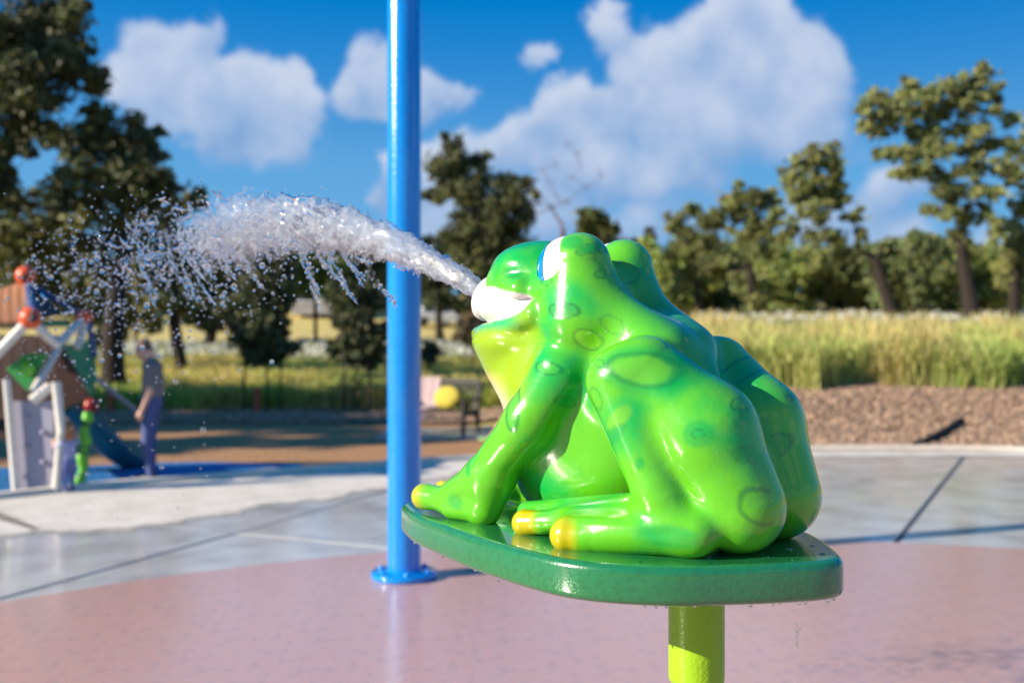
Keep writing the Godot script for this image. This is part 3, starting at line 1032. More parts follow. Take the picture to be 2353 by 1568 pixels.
	tree("oak_tree", "tall leaning oak with a crooked dark trunk, left of the tallest oak", "tree", "oaks on the meadow slope", 2068, 38.0, Vector2(2010, 580), 0.3, [[1905, 338, 22], [1875, 355, 26], [1840, 370, 26], [1912, 372, 26], [1812, 405, 22], [1850, 405, 28], [1890, 405, 28], [1925, 415, 22], [1830, 440, 24], [1870, 445, 28], [1912, 445, 24], [1945, 450, 20], [1845, 480, 22], [1885, 490, 22], [1960, 490, 20], [1820, 520, 24], [1870, 535, 26], [1920, 545, 22], [1975, 530, 18], [1950, 575, 22], [1880, 580, 26]], olive)
	var tall := [[2262, 165, 22], [2240, 185, 26], [2205, 200, 26], [2165, 195, 24], [2270, 205, 22], [2092, 190, 22], [2075, 215, 22], [2010, 215, 22], [1992, 240, 20], [2035, 235, 22], [2120, 215, 26], [1985, 280, 20], [2015, 290, 20], [2050, 265, 24], [2090, 255, 26], [2135, 250, 28], [2180, 245, 28], [2225, 240, 26], [2285, 245, 20], [2320, 262, 16], [2100, 300, 28], [2145, 295, 28], [2210, 290, 24], [2250, 290, 24], [2125, 340, 28], [2165, 340, 26], [2230, 335, 22], [2270, 325, 22], [2020, 345, 16], [2055, 345, 20], [2090, 345, 22], [2300, 320, 20], [2335, 330, 18], [2110, 385, 26], [2150, 390, 28], [2215, 380, 20], [2255, 375, 22], [2310, 380, 22], [2070, 385, 18], [2160, 435, 24], [2200, 430, 20], [2245, 430, 22], [2290, 430, 22], [2335, 400, 20], [2180, 480, 24], [2220, 485, 22], [2270, 480, 20], [2140, 470, 16], [2200, 530, 22], [2290, 520, 18], [2235, 560, 24]]
	tree("oak_tree", "tallest oak on the right with an open airy crown against blue sky", "tree", "oaks on the meadow slope", 2246, 36.0, Vector2(2208, 560), 0.33, tall, olive)
	tree("oak_tree", "dark oak cut by the right edge of the photo, beside the tallest oak", "tree", "oaks on the meadow slope", 2330, 38.0, Vector2(2345, 560), 0.25, [[2345, 470, 24], [2330, 510, 24], [2350, 545, 26], [2325, 570, 28], [2355, 600, 30], [2320, 620, 28], [2350, 650, 28], [2390, 450, 40], [2400, 530, 40], [2395, 350, 50], [2375, 285, 26]], olive)
	# the belt of trees along the far side of the meadow
	var belt := {"fat": 1.35, "color": Color(0.125, 0.16, 0.055), "leaf": 0.24, "dense": 1.0, "sub": 8, "twigs": 1}
	var belt_light := {"fat": 1.35, "color": Color(0.20, 0.25, 0.06), "leaf": 0.24, "dense": 1.0, "sub": 8, "twigs": 1}
	var places := [[1545, 62, [[600, 1510, 1590, 30], [645, 1505, 1590, 30], [690, 1510, 1590, 26]], belt_light, "rounded light green bush-like tree behind the frog's shoulders"], [1680, 66, [[590, 1640, 1710, 28], [630, 1620, 1720, 32], [670, 1630, 1720, 30]], belt, "dense tree behind the round-topped tree's trunk"],
		[1800, 64, [[600, 1770, 1850, 28], [640, 1760, 1860, 32], [680, 1770, 1850, 26]], belt_light, "olive tree low behind the leaning oak's crown"], [1930, 66, [[595, 1880, 1970, 28], [630, 1870, 1980, 30], [668, 1880, 1970, 26]], belt, "grey-green tree behind the leaning trunk, on its left"],
		[2110, 62, [[560, 2080, 2150, 26], [590, 2050, 2170, 30], [630, 2040, 2180, 32], [670, 2050, 2170, 28]], belt, "dark rounded tree between the two big trunks on the right"], [2290, 64, [[580, 2260, 2330, 26], [620, 2240, 2352, 30], [660, 2240, 2352, 28]], belt_light, "yellow-green tree behind the tallest oak's trunk, on its right"], [1610, 70, [[590, 1570, 1660, 30], [640, 1560, 1670, 32], [690, 1560, 1670, 28]], belt, "green tree in the belt behind the thin-leaved tree"], [1740, 72, [[585, 1700, 1780, 28], [630, 1700, 1790, 32], [680, 1700, 1790, 28]], belt_light, "pale green tree in the belt behind the dark trunk of the round-topped tree"], [2010, 70, [[585, 1960, 2060, 28], [630, 1960, 2070, 32], [675, 1960, 2070, 26]], belt, "green tree in the belt right behind the leaning trunk"], [2200, 70, [[575, 2160, 2250, 28], [625, 2160, 2250, 32], [670, 2160, 2250, 26]], belt, "green tree in the belt right behind the tallest oak's trunk"], [2420, 66, [[560, 2360, 2480, 36], [620, 2360, 2480, 38]], belt, "tree at the far right beyond the edge oak"]]
	for p: Array in places:
		tree("meadow_tree", p[4], "tree", "trees beyond the meadow", p[0], p[1], Vector2(p[0], 680), 0.18, rows(p[2]), p[3])
	var lp := [[170, 80, [[600, 60, 300, 40], [650, 40, 320, 44], [700, 60, 300, 36]], "dim tree seen through the big oak's lower branches"], [560, 84, [[600, 500, 640, 36], [640, 480, 660, 40], [690, 500, 640, 34]], "distant tree in the gap behind the round-crowned young tree"], [820, 86, [[580, 740, 890, 34], [630, 730, 900, 40], [680, 740, 890, 34]], "distant tree beyond the staked young tree"], [-60, 70, [[560, -200, 60, 60], [650, -200, 60, 60]], "tree beyond the left edge behind the play structure"]]
	for p: Array in lp:
		tree("distant_tree", p[3], "tree", "distant trees on the left", p[0], p[1], Vector2(p[0], 690), 0.25, rows(p[2]), dark)
	# oaks standing outside the left edge, whose shade falls over the play surface
	for s: Array in [[-23.0, 11.8, "nearest of the oaks outside the left edge, shading the tan surface"], [-24.5, 15.0, "middle one of the oaks outside the left edge, shading the tan surface"], [-22.5, 18.0, "farthest of the oaks outside the left edge, shading the tan surface"]]:
		var d: float = s[1]
		var pc: float = 1176.0 + FPX * float(s[0]) / d
		var m: float = FPX / d
		var cl := []
		for i in 16:
			cl.append([pc + rng.randf_range(-2.2, 2.2) * m, 775 - rng.randf_range(2.6, 7.6) * m, rng.randf_range(0.6, 1.1) * m])
		tree("oak_tree", s[2], "tree", "oaks behind the splash pad", pc, d, Vector2(pc, 775 - 1.8 * m), 0.25, cl, {"color": Color(0.06, 0.07, 0.024), "leaf": 0.2, "depth": 1.6, "sub": 8})
	# low shrubs on the meadow
	for s: Array in [[1580, 735, 34, 40.0, "scrubby bush left of the round-topped tree's foot"], [1690, 720, 30, 44.0, "small dark bush beside the round-topped tree's trunk"], [1800, 735, 26, 46.0, "bush on the meadow between two trunks"], [2130, 712, 30, 44.0, "dark bush on the dry meadow between the two big trunks"], [1085, 735, 40, 36.0, "brownish dry bush behind the bench"], [1130, 770, 30, 34.0, "dry brown bush right of the bench"], [985, 790, 22, 33.0, "low green bush beside the blue pole"]]:
		tree("bush", s[4], "bush", "bushes on the meadow", s[0], s[3], Vector2(s[0], s[1] + s[2] * 0.6), 0.05, [[s[0], s[1], s[2] * 0.7], [s[0] - s[2] * 0.6, s[1] + s[2] * 0.4, s[2] * 0.6], [s[0] + s[2] * 0.6, s[1] + s[2] * 0.4, s[2] * 0.6], [s[0], s[1] + s[2] * 0.6, s[2] * 0.7]], {"color": Color(0.13, 0.10, 0.05) if s[4].contains("brown") else Color(0.05, 0.06, 0.025), "leaf": 0.13, "sub": 8, "twigs": 2})
	print("leaf clumps ", total_leaves)
	grass()

func grass() -> void:
	# tall meadow grass: tufts of bent blades
	var tufts := []
	for t in 3:
		var st := begin()
		st.set_smooth_group(-1)
		for i in 9:
			var a := rng.randf() * TAU
			var lean := rng.randf_range(0.05, 0.4)
			var o := Vector3(rng.randfn() * 0.10, 0, rng.randfn() * 0.10)
			var dir := Vector3(cos(a), 0, sin(a))
			var side := dir.cross(Vector3.UP) * 0.012
			var h := rng.randf_range(0.6, 1.05)
			var p1 := o + dir * lean * 0.25 * h + Vector3.UP * h * 0.55
			var p2 := o + dir * lean * h + Vector3.UP * h
			quad(st, o - side, p1 - side * 0.8, p1 + side * 0.8, o + side)
			for v: Vector3 in [p1 - side * 0.8, p2, p1 + side * 0.8]:
				st.add_vertex(v)
			if i % 3 == 0:   # a seed head
				quad(st, p2 + Vector3(-0.014, -0.12, 0), p2 + Vector3(0, 0.03, 0), p2 + Vector3(0.014, -0.12, 0), p2 + Vector3(0, -0.18, 0))
		tufts.append(finish(st))
	var beds := [["tall_grass", "tall yellow-green meadow grass above the mulch bank", 0.3, 17.0, 19.75, 30.0, 15000, 0.92, Color(0.48, 0.48, 0.165)], ["meadow_grass", "light green meadow grass behind the mulch strip on the left", -16.0, 1.5, 24.7, 40.0, 18000, 0.60, Color(0.50, 0.50, 0.155)]]
	for b: Array in beds:
		for k in 3:
			var where := []
			var tint := PackedColorArray()
			for i in int(b[6] / 3):
				var x := rng.randf_range(b[2], b[3])
				var d := lerpf(b[4], b[5], pow(rng.randf(), 1.7)) + 0.22 * sin(x * 1.9) + 0.35 * wob.get_noise_2d(x * 1.1, 3.0)
				if b[0] == "tall_grass" and x > 0.3 + (d - 19) * 0.55 + 6.5:
					pass
				var n := wob.get_noise_2d(x * 0.35, d * 0.35)
				var s: float = b[7] * (1.0 + 0.42 * n) * rng.randf_range(0.6, 1.25)
				where.append(Transform3D(Basis.from_euler(Vector3(0, rng.randf() * TAU, 0)).scaled(Vector3(1.1, s, 1.1)), Vector3(x, rise(x, d) - 0.03, -d)))
				var g := rng.randf_range(0.75, 1.3)
				var dry := clampf(0.5 + n * 1.2 + rng.randf_range(-0.3, 0.3), 0.0, 1.0)
				tint.append(Color(b[8].r * g * lerpf(0.75, 1.25, dry), b[8].g * g * lerpf(1.0, 0.98, dry), b[8].b * g * lerpf(0.7, 1.3, dry)))
			tag(copies(self, b[0], tufts[k], M.blade, where, tint), b[1], "grass", b[1], "stuff")
	# white flowering weeds and pale stones across the meadow
	var st := begin()
	st.set_smooth_group(-1)
	for i in 8:
		var o := Vector3(rng.randfn() * 0.16, rng.randf_range(0.35, 0.65), rng.randfn() * 0.16)
		var bs := Basis.from_euler(Vector3(rng.randf_range(-0.9, 0.9), rng.randf() * TAU, 0))
		quad(st, o + bs * Vector3(-0.07, 0, 0), o + bs * Vector3(0, 0, 0.07), o + bs * Vector3(0.07, 0, 0), o + bs * Vector3(0, 0, -0.07))
	var head := finish(st)
	var where := []
	var tint := PackedColorArray()
	for i in 8000:
		var x := rng.randf_range(-24, 3)
		var d := rng.randf_range(40.0, 49.0)
		if i % 14 == 0:
			x = rng.randf_range(7, 24)
			d = rng.randf_range(34.0, 42.0)
		if wob.get_noise_2d(x * 0.25, d * 0.25) < -0.12:
			continue
		where.append(Transform3D(Basis.from_euler(Vector3(0, rng.randf() * TAU, 0)).scaled(Vector3.ONE * rng.randf_range(0.8, 1.5)), Vector3(x, rise(x, d), -d)))
		var g := rng.randf_range(0.42, 0.75)
		tint.append(Color(g, g, g * 0.98))
	tag(copies(self, "white_flowers", head, M.blade, where, tint), "drift of white wildflowers across the meadow below the trees", "flowers", "", "stuff")

# ---------------------------------------------------------------- far buildings and vehicles
func far_buildings() -> void:
	# low house behind the trees left of the pole
	var d := 78.0
	var o := at(765, 715, d)
	o.y = rise(o.x, d)
	var h := thing("house", o, "low grey-roofed house with a white porch rail behind the staked young tree", "house")
	part(h, "wall", block(Vector3(5.4, 2.3, 4.0), 0.02), mat("wall_grey", lin(0.22, 0.2, 0.2), 0.9), Transform3D(Basis(), Vector3(0, 1.15, 0)))
	part(h, "roof", hull([Vector3(-3, 2.3, -2.4), Vector3(3, 2.3, -2.4), Vector3(-3, 2.3, 2.4), Vector3(3, 2.3, 2.4), Vector3(-2.2, 3.5, 0), Vector3(2.2, 3.5, 0)]), M.roof_grey)
	for i in 3:
		part(h, "window", block(Vector3(0.9, 1.0, 0.06), 0.01), M.window_dark, Transform3D(Basis(), Vector3(-1.7 + 1.7 * i, 1.35, 2.02)))
	var rail := begin()
	for i in 13:
		tube(rail, [Vector3(-2.6 + i * 0.43, 0, 2.7), Vector3(-2.6 + i * 0.43, 0.95, 2.7)], [0.04, 0.04], 5)
	tube(rail, [Vector3(-2.7, 0.97, 2.7), Vector3(2.7, 0.97, 2.7)], [0.06, 0.06], 5)
	part(h, "porch_rail", finish(rail), M.white_paint)
	var d2 := 80.0
	var o2 := at(1870, 672, d2)
	o2.y = rise(o2.x, d2)
	var h2 := thing("house", o2, "small white shed glimpsed through the trees right of the frog", "shed")
	part(h2, "wall", block(Vector3(1.6, 1.5, 1.6), 0.02), M.white_paint, Transform3D(Basis(), Vector3(0, 0.75, 0)))
	part(h2, "roof", hull([Vector3(-1, 1.5, -1), Vector3(1, 1.5, -1), Vector3(-1, 1.5, 1), Vector3(1, 1.5, 1), Vector3(-1, 2.2, 0), Vector3(1, 2.2, 0)]), M.white_paint)
	part(h2, "door", block(Vector3(0.6, 1.2, 0.05), 0.01), M.window_dark, Transform3D(Basis(), Vector3(0.2, 0.62, 0.82)))
	vehicle(1010, 70.0, M.white_paint, 0.25, "white parked car far behind the bench, right of the blue pole")
	vehicle(1062, 71.0, M.car_orange, 0.2, "orange parked car far behind the frog's mouth")
	vehicle(1952, 72.0, M.car_dark, -0.2, "dark parked car between the trunks beyond the meadow")
	vehicle(1690, 74.0, M.white_paint, 0.1, "pale parked car beside the round-topped tree's trunk")

func vehicle(px: float, d: float, paint: Material, turn: float, label: String) -> void:
	var o := at(px, 700, d)
	o.y = rise(o.x, d)
	var v := thing("parked_car", o, label, "car", "cars parked beyond the meadow")
	v.rotation.y = turn
	part(v, "body", hull([Vector3(-2.1, 0.3, -0.85), Vector3(2.1, 0.3, -0.85), Vector3(-2.1, 0.3, 0.85), Vector3(2.1, 0.3, 0.85), Vector3(-2.1, 0.85, -0.85), Vector3(2.1, 0.75, -0.85), Vector3(-2.1, 0.85, 0.85), Vector3(2.1, 0.75, 0.85), Vector3(-1.9, 0.95, -0.8), Vector3(-1.9, 0.95, 0.8), Vector3(1.0, 0.92, -0.8), Vector3(1.0, 0.92, 0.8)]), paint)
	part(v, "cabin", hull([Vector3(-1.7, 0.93, -0.78), Vector3(1.0, 0.9, -0.78), Vector3(-1.7, 0.93, 0.78), Vector3(1.0, 0.9, 0.78), Vector3(-1.2, 1.42, -0.65), Vector3(0.3, 1.42, -0.65), Vector3(-1.2, 1.42, 0.65), Vector3(0.3, 1.42, 0.65)]), paint)
	for x in [-0.85, 0.15]:
		part(v, "window", hull([Vector3(x - 0.4, 0.98, 0.785), Vector3(x + 0.4, 0.98, 0.785), Vector3(x - 0.32, 1.33, 0.70), Vector3(x + 0.25, 1.33, 0.70), Vector3(x, 1.1, 0.5)]), M.window_dark)
	for x in [-1.3, 1.35]:
		part(v, "wheel", lathe([Vector2(0, -0.1), Vector2(0.31, -0.1), Vector2(0.33, 0), Vector2(0.31, 0.1), Vector2(0, 0.1)], 14), M.tyre, Transform3D(Basis(Vector3.RIGHT, PI / 2), Vector3(x, 0.32, 0.82)))

# ---------------------------------------------------------------- play area
# a flat board through these points, so thick
func board(pts: Array, thick: float) -> ArrayMesh:
	var n: Vector3 = (pts[1] - pts[0]).cross(pts[2] - pts[0]).normalized() * thick * 0.5
	var all := []
	for p: Vector3 in pts:
		all.append(p + n)
		all.append(p - n)
	var st := begin()
	st.set_smooth_group(-1)
	var k := pts.size()
	for i in range(1, k - 1):
		for v: Vector3 in [pts[0] + n, pts[i + 1] + n, pts[i] + n, pts[0] - n, pts[i] - n, pts[i + 1] - n]:
			st.add_vertex(v)
	for i in k:
		var j := (i + 1) % k
		quad(st, pts[i] + n, pts[j] + n, pts[j] - n, pts[i] - n)
	return finish(st)

func play_area() -> void:
	var foot := at(75, 775, 11.6)
	foot.y = 0.0
	var t := thing("play_structure", foot, "play tower with ribbed brown roof, orange ball joints, green panels and a teal slide", "playground")
	var q := func(px: float, py: float, d: float) -> Vector3: return at(px, py, d) - foot
	# roof: ribbed lit face, its darker neighbour, ridge
	var roof := part(t, "roof", board([q.call(60, 640, 12.6), q.call(73, 726, 11.45), q.call(138, 712, 12.7)], 0.05), M.maroon_board)
	for i in 11:
		var a0 := i / 11.0
		var a1 := (i + 0.86) / 11.0
		var ta: Vector3 = q.call(62, 636, 12.6).lerp(q.call(-160, 718, 12.2), a0)
		var tb: Vector3 = q.call(62, 636, 12.6).lerp(q.call(-160, 718, 12.2), a1)
		var ba: Vector3 = q.call(73, 728, 11.4).lerp(q.call(-200, 752, 11.2), a0)
		var bb: Vector3 = q.call(73, 728, 11.4).lerp(q.call(-200, 752, 11.2), a1)
		part(roof, "roof_plank", board([ta, tb, bb, ba], 0.045), M.roof_brown)
	part(roof, "ridge_beam", bar(q.call(62, 640, 12.55), q.call(75, 712, 11.5), 0.045), M.navy_strut)
	# tower body of dark boards
	for i in 9:
		var x0 := -110.0 + i * 28.0
		part(t, "wall_board", board([q.call(x0, 760, 12.9), q.call(x0 + 26, 760, 12.9), q.call(x0 + 26, 1000 if i < 5 else 960, 12.9), q.call(x0, 1000 if i < 5 else 960, 12.9)], 0.04), M.maroon_board)
	part(t, "side_board", board([q.call(120, 770, 12.7), q.call(146, 780, 12.7), q.call(206, 905, 12.8), q.call(140, 930, 12.8)], 0.05), M.maroon_board)
	part(t, "platform", board([q.call(-110, 930, 12.9), q.call(150, 930, 12.9), q.call(135, 945, 11.6), q.call(-110, 945, 11.6)], 0.08), M.maroon_board)
	# ball joints
	for b: Array in [[58, 624, 12.5, 0.125, "orange_ball"], [69, 721, 11.3, 0.125, "orange_ball"], [193, 719, 12.6, 0.105, "orange_ball"], [209, 922, 12.6, 0.095, "red_ball"]]:
		part(t, "ball_joint", ball(b[3], 12, 20), M[b[4]], Transform3D(Basis(), q.call(b[0], b[1], b[2])))
	for b: Array in [[76, 722, 11.17], [54, 628, 12.4]]:
		part(t, "bolt_cap", ball(0.045, 8, 12), M.dark_metal, Transform3D(Basis(), q.call(b[0], b[1], b[2])))
	# beams between the joints
	for b: Array in [[[69, 724, 11.3], [-20, 815, 11.3], 0.058, "cream_post"], [[72, 728, 11.3], [128, 782, 11.6], 0.05, "cream_post"], [[190, 726, 12.6], [134, 778, 12.2], 0.055, "cream_post"], [[196, 726, 12.6], [176, 790, 12.4], 0.05, "cream_post"], [[202, 724, 12.6], [216, 812, 12.6], 0.04, "navy_strut"], [[60, 640, 12.5], [190, 716, 12.6], 0.035, "navy_strut"], [[134, 790, 12.1], [75, 890, 11.5], 0.045, "cream_post"], [[128, 786, 11.6], [193, 719, 12.6], 0.03, "cream_post"], [[115, 878, 11.4], [72, 912, 11.3], 0.06, "cream_post"]]:
		part(t, "beam", bar(q.call(b[0][0], b[0][1], b[0][2]), q.call(b[1][0], b[1][1], b[1][2]), b[2], -1, 12), M[b[3]])
	# panels
	part(t, "panel", board([q.call(15, 839, 11.7), q.call(55, 804, 11.7), q.call(110, 804, 11.8), q.call(62, 888, 11.7)], 0.04), M.leaf_green_panel)
	part(t, "panel", board([q.call(143, 786, 12.4), q.call(214, 771, 12.6), q.call(221, 858, 12.7), q.call(209, 899, 12.7)], 0.04), M.green_panel)
	part(t, "panel_disc", lathe([Vector2(0, -0.03), Vector2(0.085, -0.03), Vector2(0.09, 0), Vector2(0.085, 0.03), Vector2(0, 0.03)], 20), M.lime_plastic, Transform3D(Basis(Vector3.RIGHT, PI / 2), q.call(62, 838, 11.66)))
	# front posts and the grey board between them
	part(t, "post", bar(q.call(14, 862, 11.25), q.call(36, 1135, 11.25), 0.042), M.cream_post)
	part(t, "post", bar(q.call(128, 868, 11.25), q.call(140, 985, 11.25), 0.05), M.cream_post)
	part(t, "post", bar(q.call(139, 980, 11.25), q.call(126, 1133, 11.25), 0.046), M.cream_post)
	part(t, "climbing_board", board([q.call(26, 912, 11.35), q.call(124, 912, 11.35), q.call(121, 1136, 11.35), q.call(42, 1136, 11.35)], 0.04), M.grey_panel)
	for i in 5:
		part(t, "foot_hold", ball(0.035, 6, 10), M.grey_panel, Transform3D(Basis(), q.call(60 + 38 * (i % 2), 950 + i * 34, 11.31)))
	# slide: a trough of U section
	var st := begin()
	st.set_smooth_group(1)
	var line := [q.call(138, 925, 12.7), q.call(178, 948, 12.9), q.call(226, 990, 13.2), q.call(272, 1030, 13.5), q.call(300, 1046, 13.7), q.call(322, 1050, 13.85)]
	var prev := []
	for i in line.size():
		var dir: Vector3 = (line[mini(i + 1, 5)] - line[maxi(i - 1, 0)]).normalized()
		var side := dir.cross(Vector3.UP).normalized()
		var up := side.cross(dir)
		var ring := []
		for k in 9:
			var a := PI * k / 8
			ring.append(line[i] + side * cos(a) * 0.27 - up * sin(a) * 0.2 + up * 0.05)
		for k in 9:
			var a := PI * (8 - k) / 8
			ring.append(line[i] + side * cos(a) * 0.24 - up * sin(a) * 0.17 + up * 0.05)
		if prev:
			for k in 18:
				quad(st, prev[k], ring[k], ring[(k + 1) % 18], prev[(k + 1) % 18])
		prev = ring
	part(t, "slide", finish(st), M.teal_slide)
	part(t, "slide_rail", bar(q.call(222, 862, 12.2), q.call(330, 948, 13.4), 0.03), M.grey_steel)
	# lime post with bulges beside the slide
	var pts := []
	var rad := []
	for i in 25:
		var u := i / 24.0
		pts.append(q.call(199 - 14 * u, 936 + 166 * u, 12.0) + Vector3(0.015 * sin(u * 18), 0, 0))
		rad.append(0.05 + 0.022 * absf(sin(u * 12.0)))
	var lp := begin()
	tube(lp, pts, rad, 12)
	part(t, "lime_post", finish(lp), M.lime_plastic)
	# marker posts at the edge of the grass
	for m: Array in [[590, "red-brown marker post below the round-crowned young tree"], [253, "red-brown marker post behind the slide, left of the standing adult"]]:
		var f := at(m[0], 775, 24.1)
		f.y = rise(f.x, 24.1)
		var mk := thing("marker_post", f, m[1], "post", "red-brown marker posts")
		part(mk, "post", block(Vector3(0.15, 0.56, 0.15), 0.015), M.marker_red, Transform3D(Basis(), Vector3(0, 0.28, 0)))
		part(mk, "top_cap", hull([Vector3(-0.085, 0.562, -0.085), Vector3(0.085, 0.562, -0.085), Vector3(-0.085, 0.562, 0.085), Vector3(0.085, 0.562, 0.085), Vector3(0, 0.61, 0)]), M.marker_red)
	bench()
	# cast shadow on the mulch, built as a black tapered tube
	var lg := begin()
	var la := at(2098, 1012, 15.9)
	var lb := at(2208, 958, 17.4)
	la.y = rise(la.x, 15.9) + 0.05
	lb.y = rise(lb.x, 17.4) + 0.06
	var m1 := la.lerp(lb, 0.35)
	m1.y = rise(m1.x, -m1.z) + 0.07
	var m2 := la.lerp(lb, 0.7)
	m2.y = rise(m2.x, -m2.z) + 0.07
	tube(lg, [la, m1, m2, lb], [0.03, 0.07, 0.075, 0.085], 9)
	tag(part(self, "mulch_shadow", finish(lg), mat("shadow_black", lin(0.006, 0.006, 0.007), 0.95)), "cast shadow shaped as a black branch lying aslant on the mulch bank at the right", "streak")

func bench() -> void:
	var b := thing("bench", Vector3(-0.86, 0.0, -18.2), "dark wooden bench with a slatted back, standing behind the blue pole and the frog", "bench")
	b.rotation.y = deg_to_rad(-32.0)   # its back turned a little away
	b.position = Vector3(-1.36, rise(-1.4, 18.3) + 0.006, -18.55)
	var W := 1.36
	for i in 5:
		part(b, "seat_slat", block(Vector3(W, 0.03, 0.085), 0.008), M.wood_dark, Transform3D(Basis(), Vector3(0, 0.44, 0.21 - i * 0.098)))
	var lean := Basis(Vector3.RIGHT, deg_to_rad(-9))
	part(b, "top_rail", block(Vector3(W, 0.085, 0.035), 0.01), M.wood_dark, Transform3D(lean, Vector3(0, 0.97, -0.315)))
	part(b, "bottom_rail", block(Vector3(W, 0.07, 0.035), 0.01), M.wood_dark, Transform3D(lean, Vector3(0, 0.52, -0.245)))
	for i in 13:
		part(b, "back_slat", block(Vector3(0.04, 0.38, 0.018), 0.004), M.wood_dark, Transform3D(lean, Vector3(-W / 2 + 0.06 + i * (W - 0.12) / 12, 0.745, -0.28)))
	for s in [-1, 1]:
		var x: float = s * (W / 2 + 0.035)
		part(b, "leg", block(Vector3(0.07, 0.64, 0.07), 0.01), M.wood_dark, Transform3D(Basis(), Vector3(x, 0.32, 0.24)))
		part(b, "leg", block(Vector3(0.07, 0.46, 0.07), 0.01), M.wood_dark, Transform3D(Basis(), Vector3(x, 0.23, -0.22)))
		part(b, "back_post", block(Vector3(0.065, 0.56, 0.06), 0.01), M.wood_dark, Transform3D(lean, Vector3(x, 0.735, -0.268)))
		part(b, "armrest", block(Vector3(0.085, 0.035, 0.58), 0.01), M.wood_dark, Transform3D(Basis(), Vector3(x, 0.66, 0.0)))
		part(b, "side_rail", block(Vector3(0.05, 0.09, 0.4), 0.01), M.wood_dark, Transform3D(Basis(), Vector3(x, 0.40, 0.01)))
	# things left on it
	var cu := body_mesh([egg(Vector3(0, 0.2, 0), Vector3(0.29, 0.22, 0.10), 0.03, Vector3(-0.25, 0, 0)), cap(Vector3(-0.12, 0.12, 0.02), Vector3(0.12, 0.12, 0.02), 0.09, 0.09, 0.06)], 0.02, func(_p, _n): return Color.WHITE)
	var bag := thing("yellow_cushion", b.transform * Vector3(0.14, 0.475, -0.06), "round yellow cushion propped against the bench's back", "cushion")
	bag.rotation.y = b.rotation.y
	part(bag, "cover", cu, M.cushion_yellow)
	var cl := begin()
	cl.set_smooth_group(1)
	var g := []
	for j in 13:
		var row := []
		for i in 11:
			var u := i / 10.0
			var v := j / 12.0
			var y := 0.0
			var z := 0.0
			if v < 0.5:
				y = lerpf(1.03, 0.50, v / 0.5)
				z = lerpf(-0.29, -0.19, v / 0.5)
			else:
				y = lerpf(0.485, 0.462, (v - 0.5) / 0.5) - (0.2 * maxf(0.0, v - 0.85) / 0.15)
				z = lerpf(-0.17, 0.29, (v - 0.5) / 0.5)
			var fold := 0.018 * sin(u * 15.0 + v * 4.0) + 0.012 * sin(u * 31.0)
			row.append(Vector3(lerpf(-0.62, -0.16, u) + 0.10 * v * (1 - u), y + (fold if v >= 0.5 else 0.0) + 0.012, z + (fold if v < 0.5 else 0.0)))
		g.append(row)
	for j in 12:
		for i in 10:
			quad(cl, g[j][i], g[j][i + 1], g[j + 1][i + 1], g[j + 1][i])
	var cloth := thing("pink_cloth", b.transform * Vector3(0, 0.0, 0.0), "pale pink cloth draped over the bench's back and seat beside the cushion", "cloth")
	cloth.rotation.y = b.rotation.y
	part(cloth, "fabric", finish(cl), M.cloth_pink)

func blue_pole() -> void:
	var d := 7.22
	var o := thing("blue_pole", Vector3((928.0 - 1176.0) / FPX * d, 0.013, -d), "tall glossy blue pole standing on a round bolted flange behind the frog", "pole")
	part(o, "shaft", lathe([Vector2(0.1215, 0.05), Vector2(0.1215, 1.0), Vector2(0.1215, 2.2), Vector2(0.1215, 5.6), Vector2(0.115, 5.63), Vector2(0.0, 5.64)], 64), M.blue_paint)
	part(o, "flange", lathe([Vector2(0.0, 0.0), Vector2(0.236, 0.0), Vector2(0.242, 0.006), Vector2(0.242, 0.038), Vector2(0.236, 0.045), Vector2(0.135, 0.047), Vector2(0.128, 0.053), Vector2(0.1235, 0.064), Vector2(0.121, 0.064)], 64), M.blue_paint)
	for i in 6:
		var a := TAU * (i + 0.3) / 6
		part(o, "bolt", lathe([Vector2(0.0, 0.026), Vector2(0.011, 0.024), Vector2(0.015, 0.018), Vector2(0.017, 0.006), Vector2(0.024, 0.004), Vector2(0.024, 0.0)], 12), M.blue_paint, Transform3D(Basis(), Vector3(cos(a) * 0.185, 0.046, sin(a) * 0.185)))

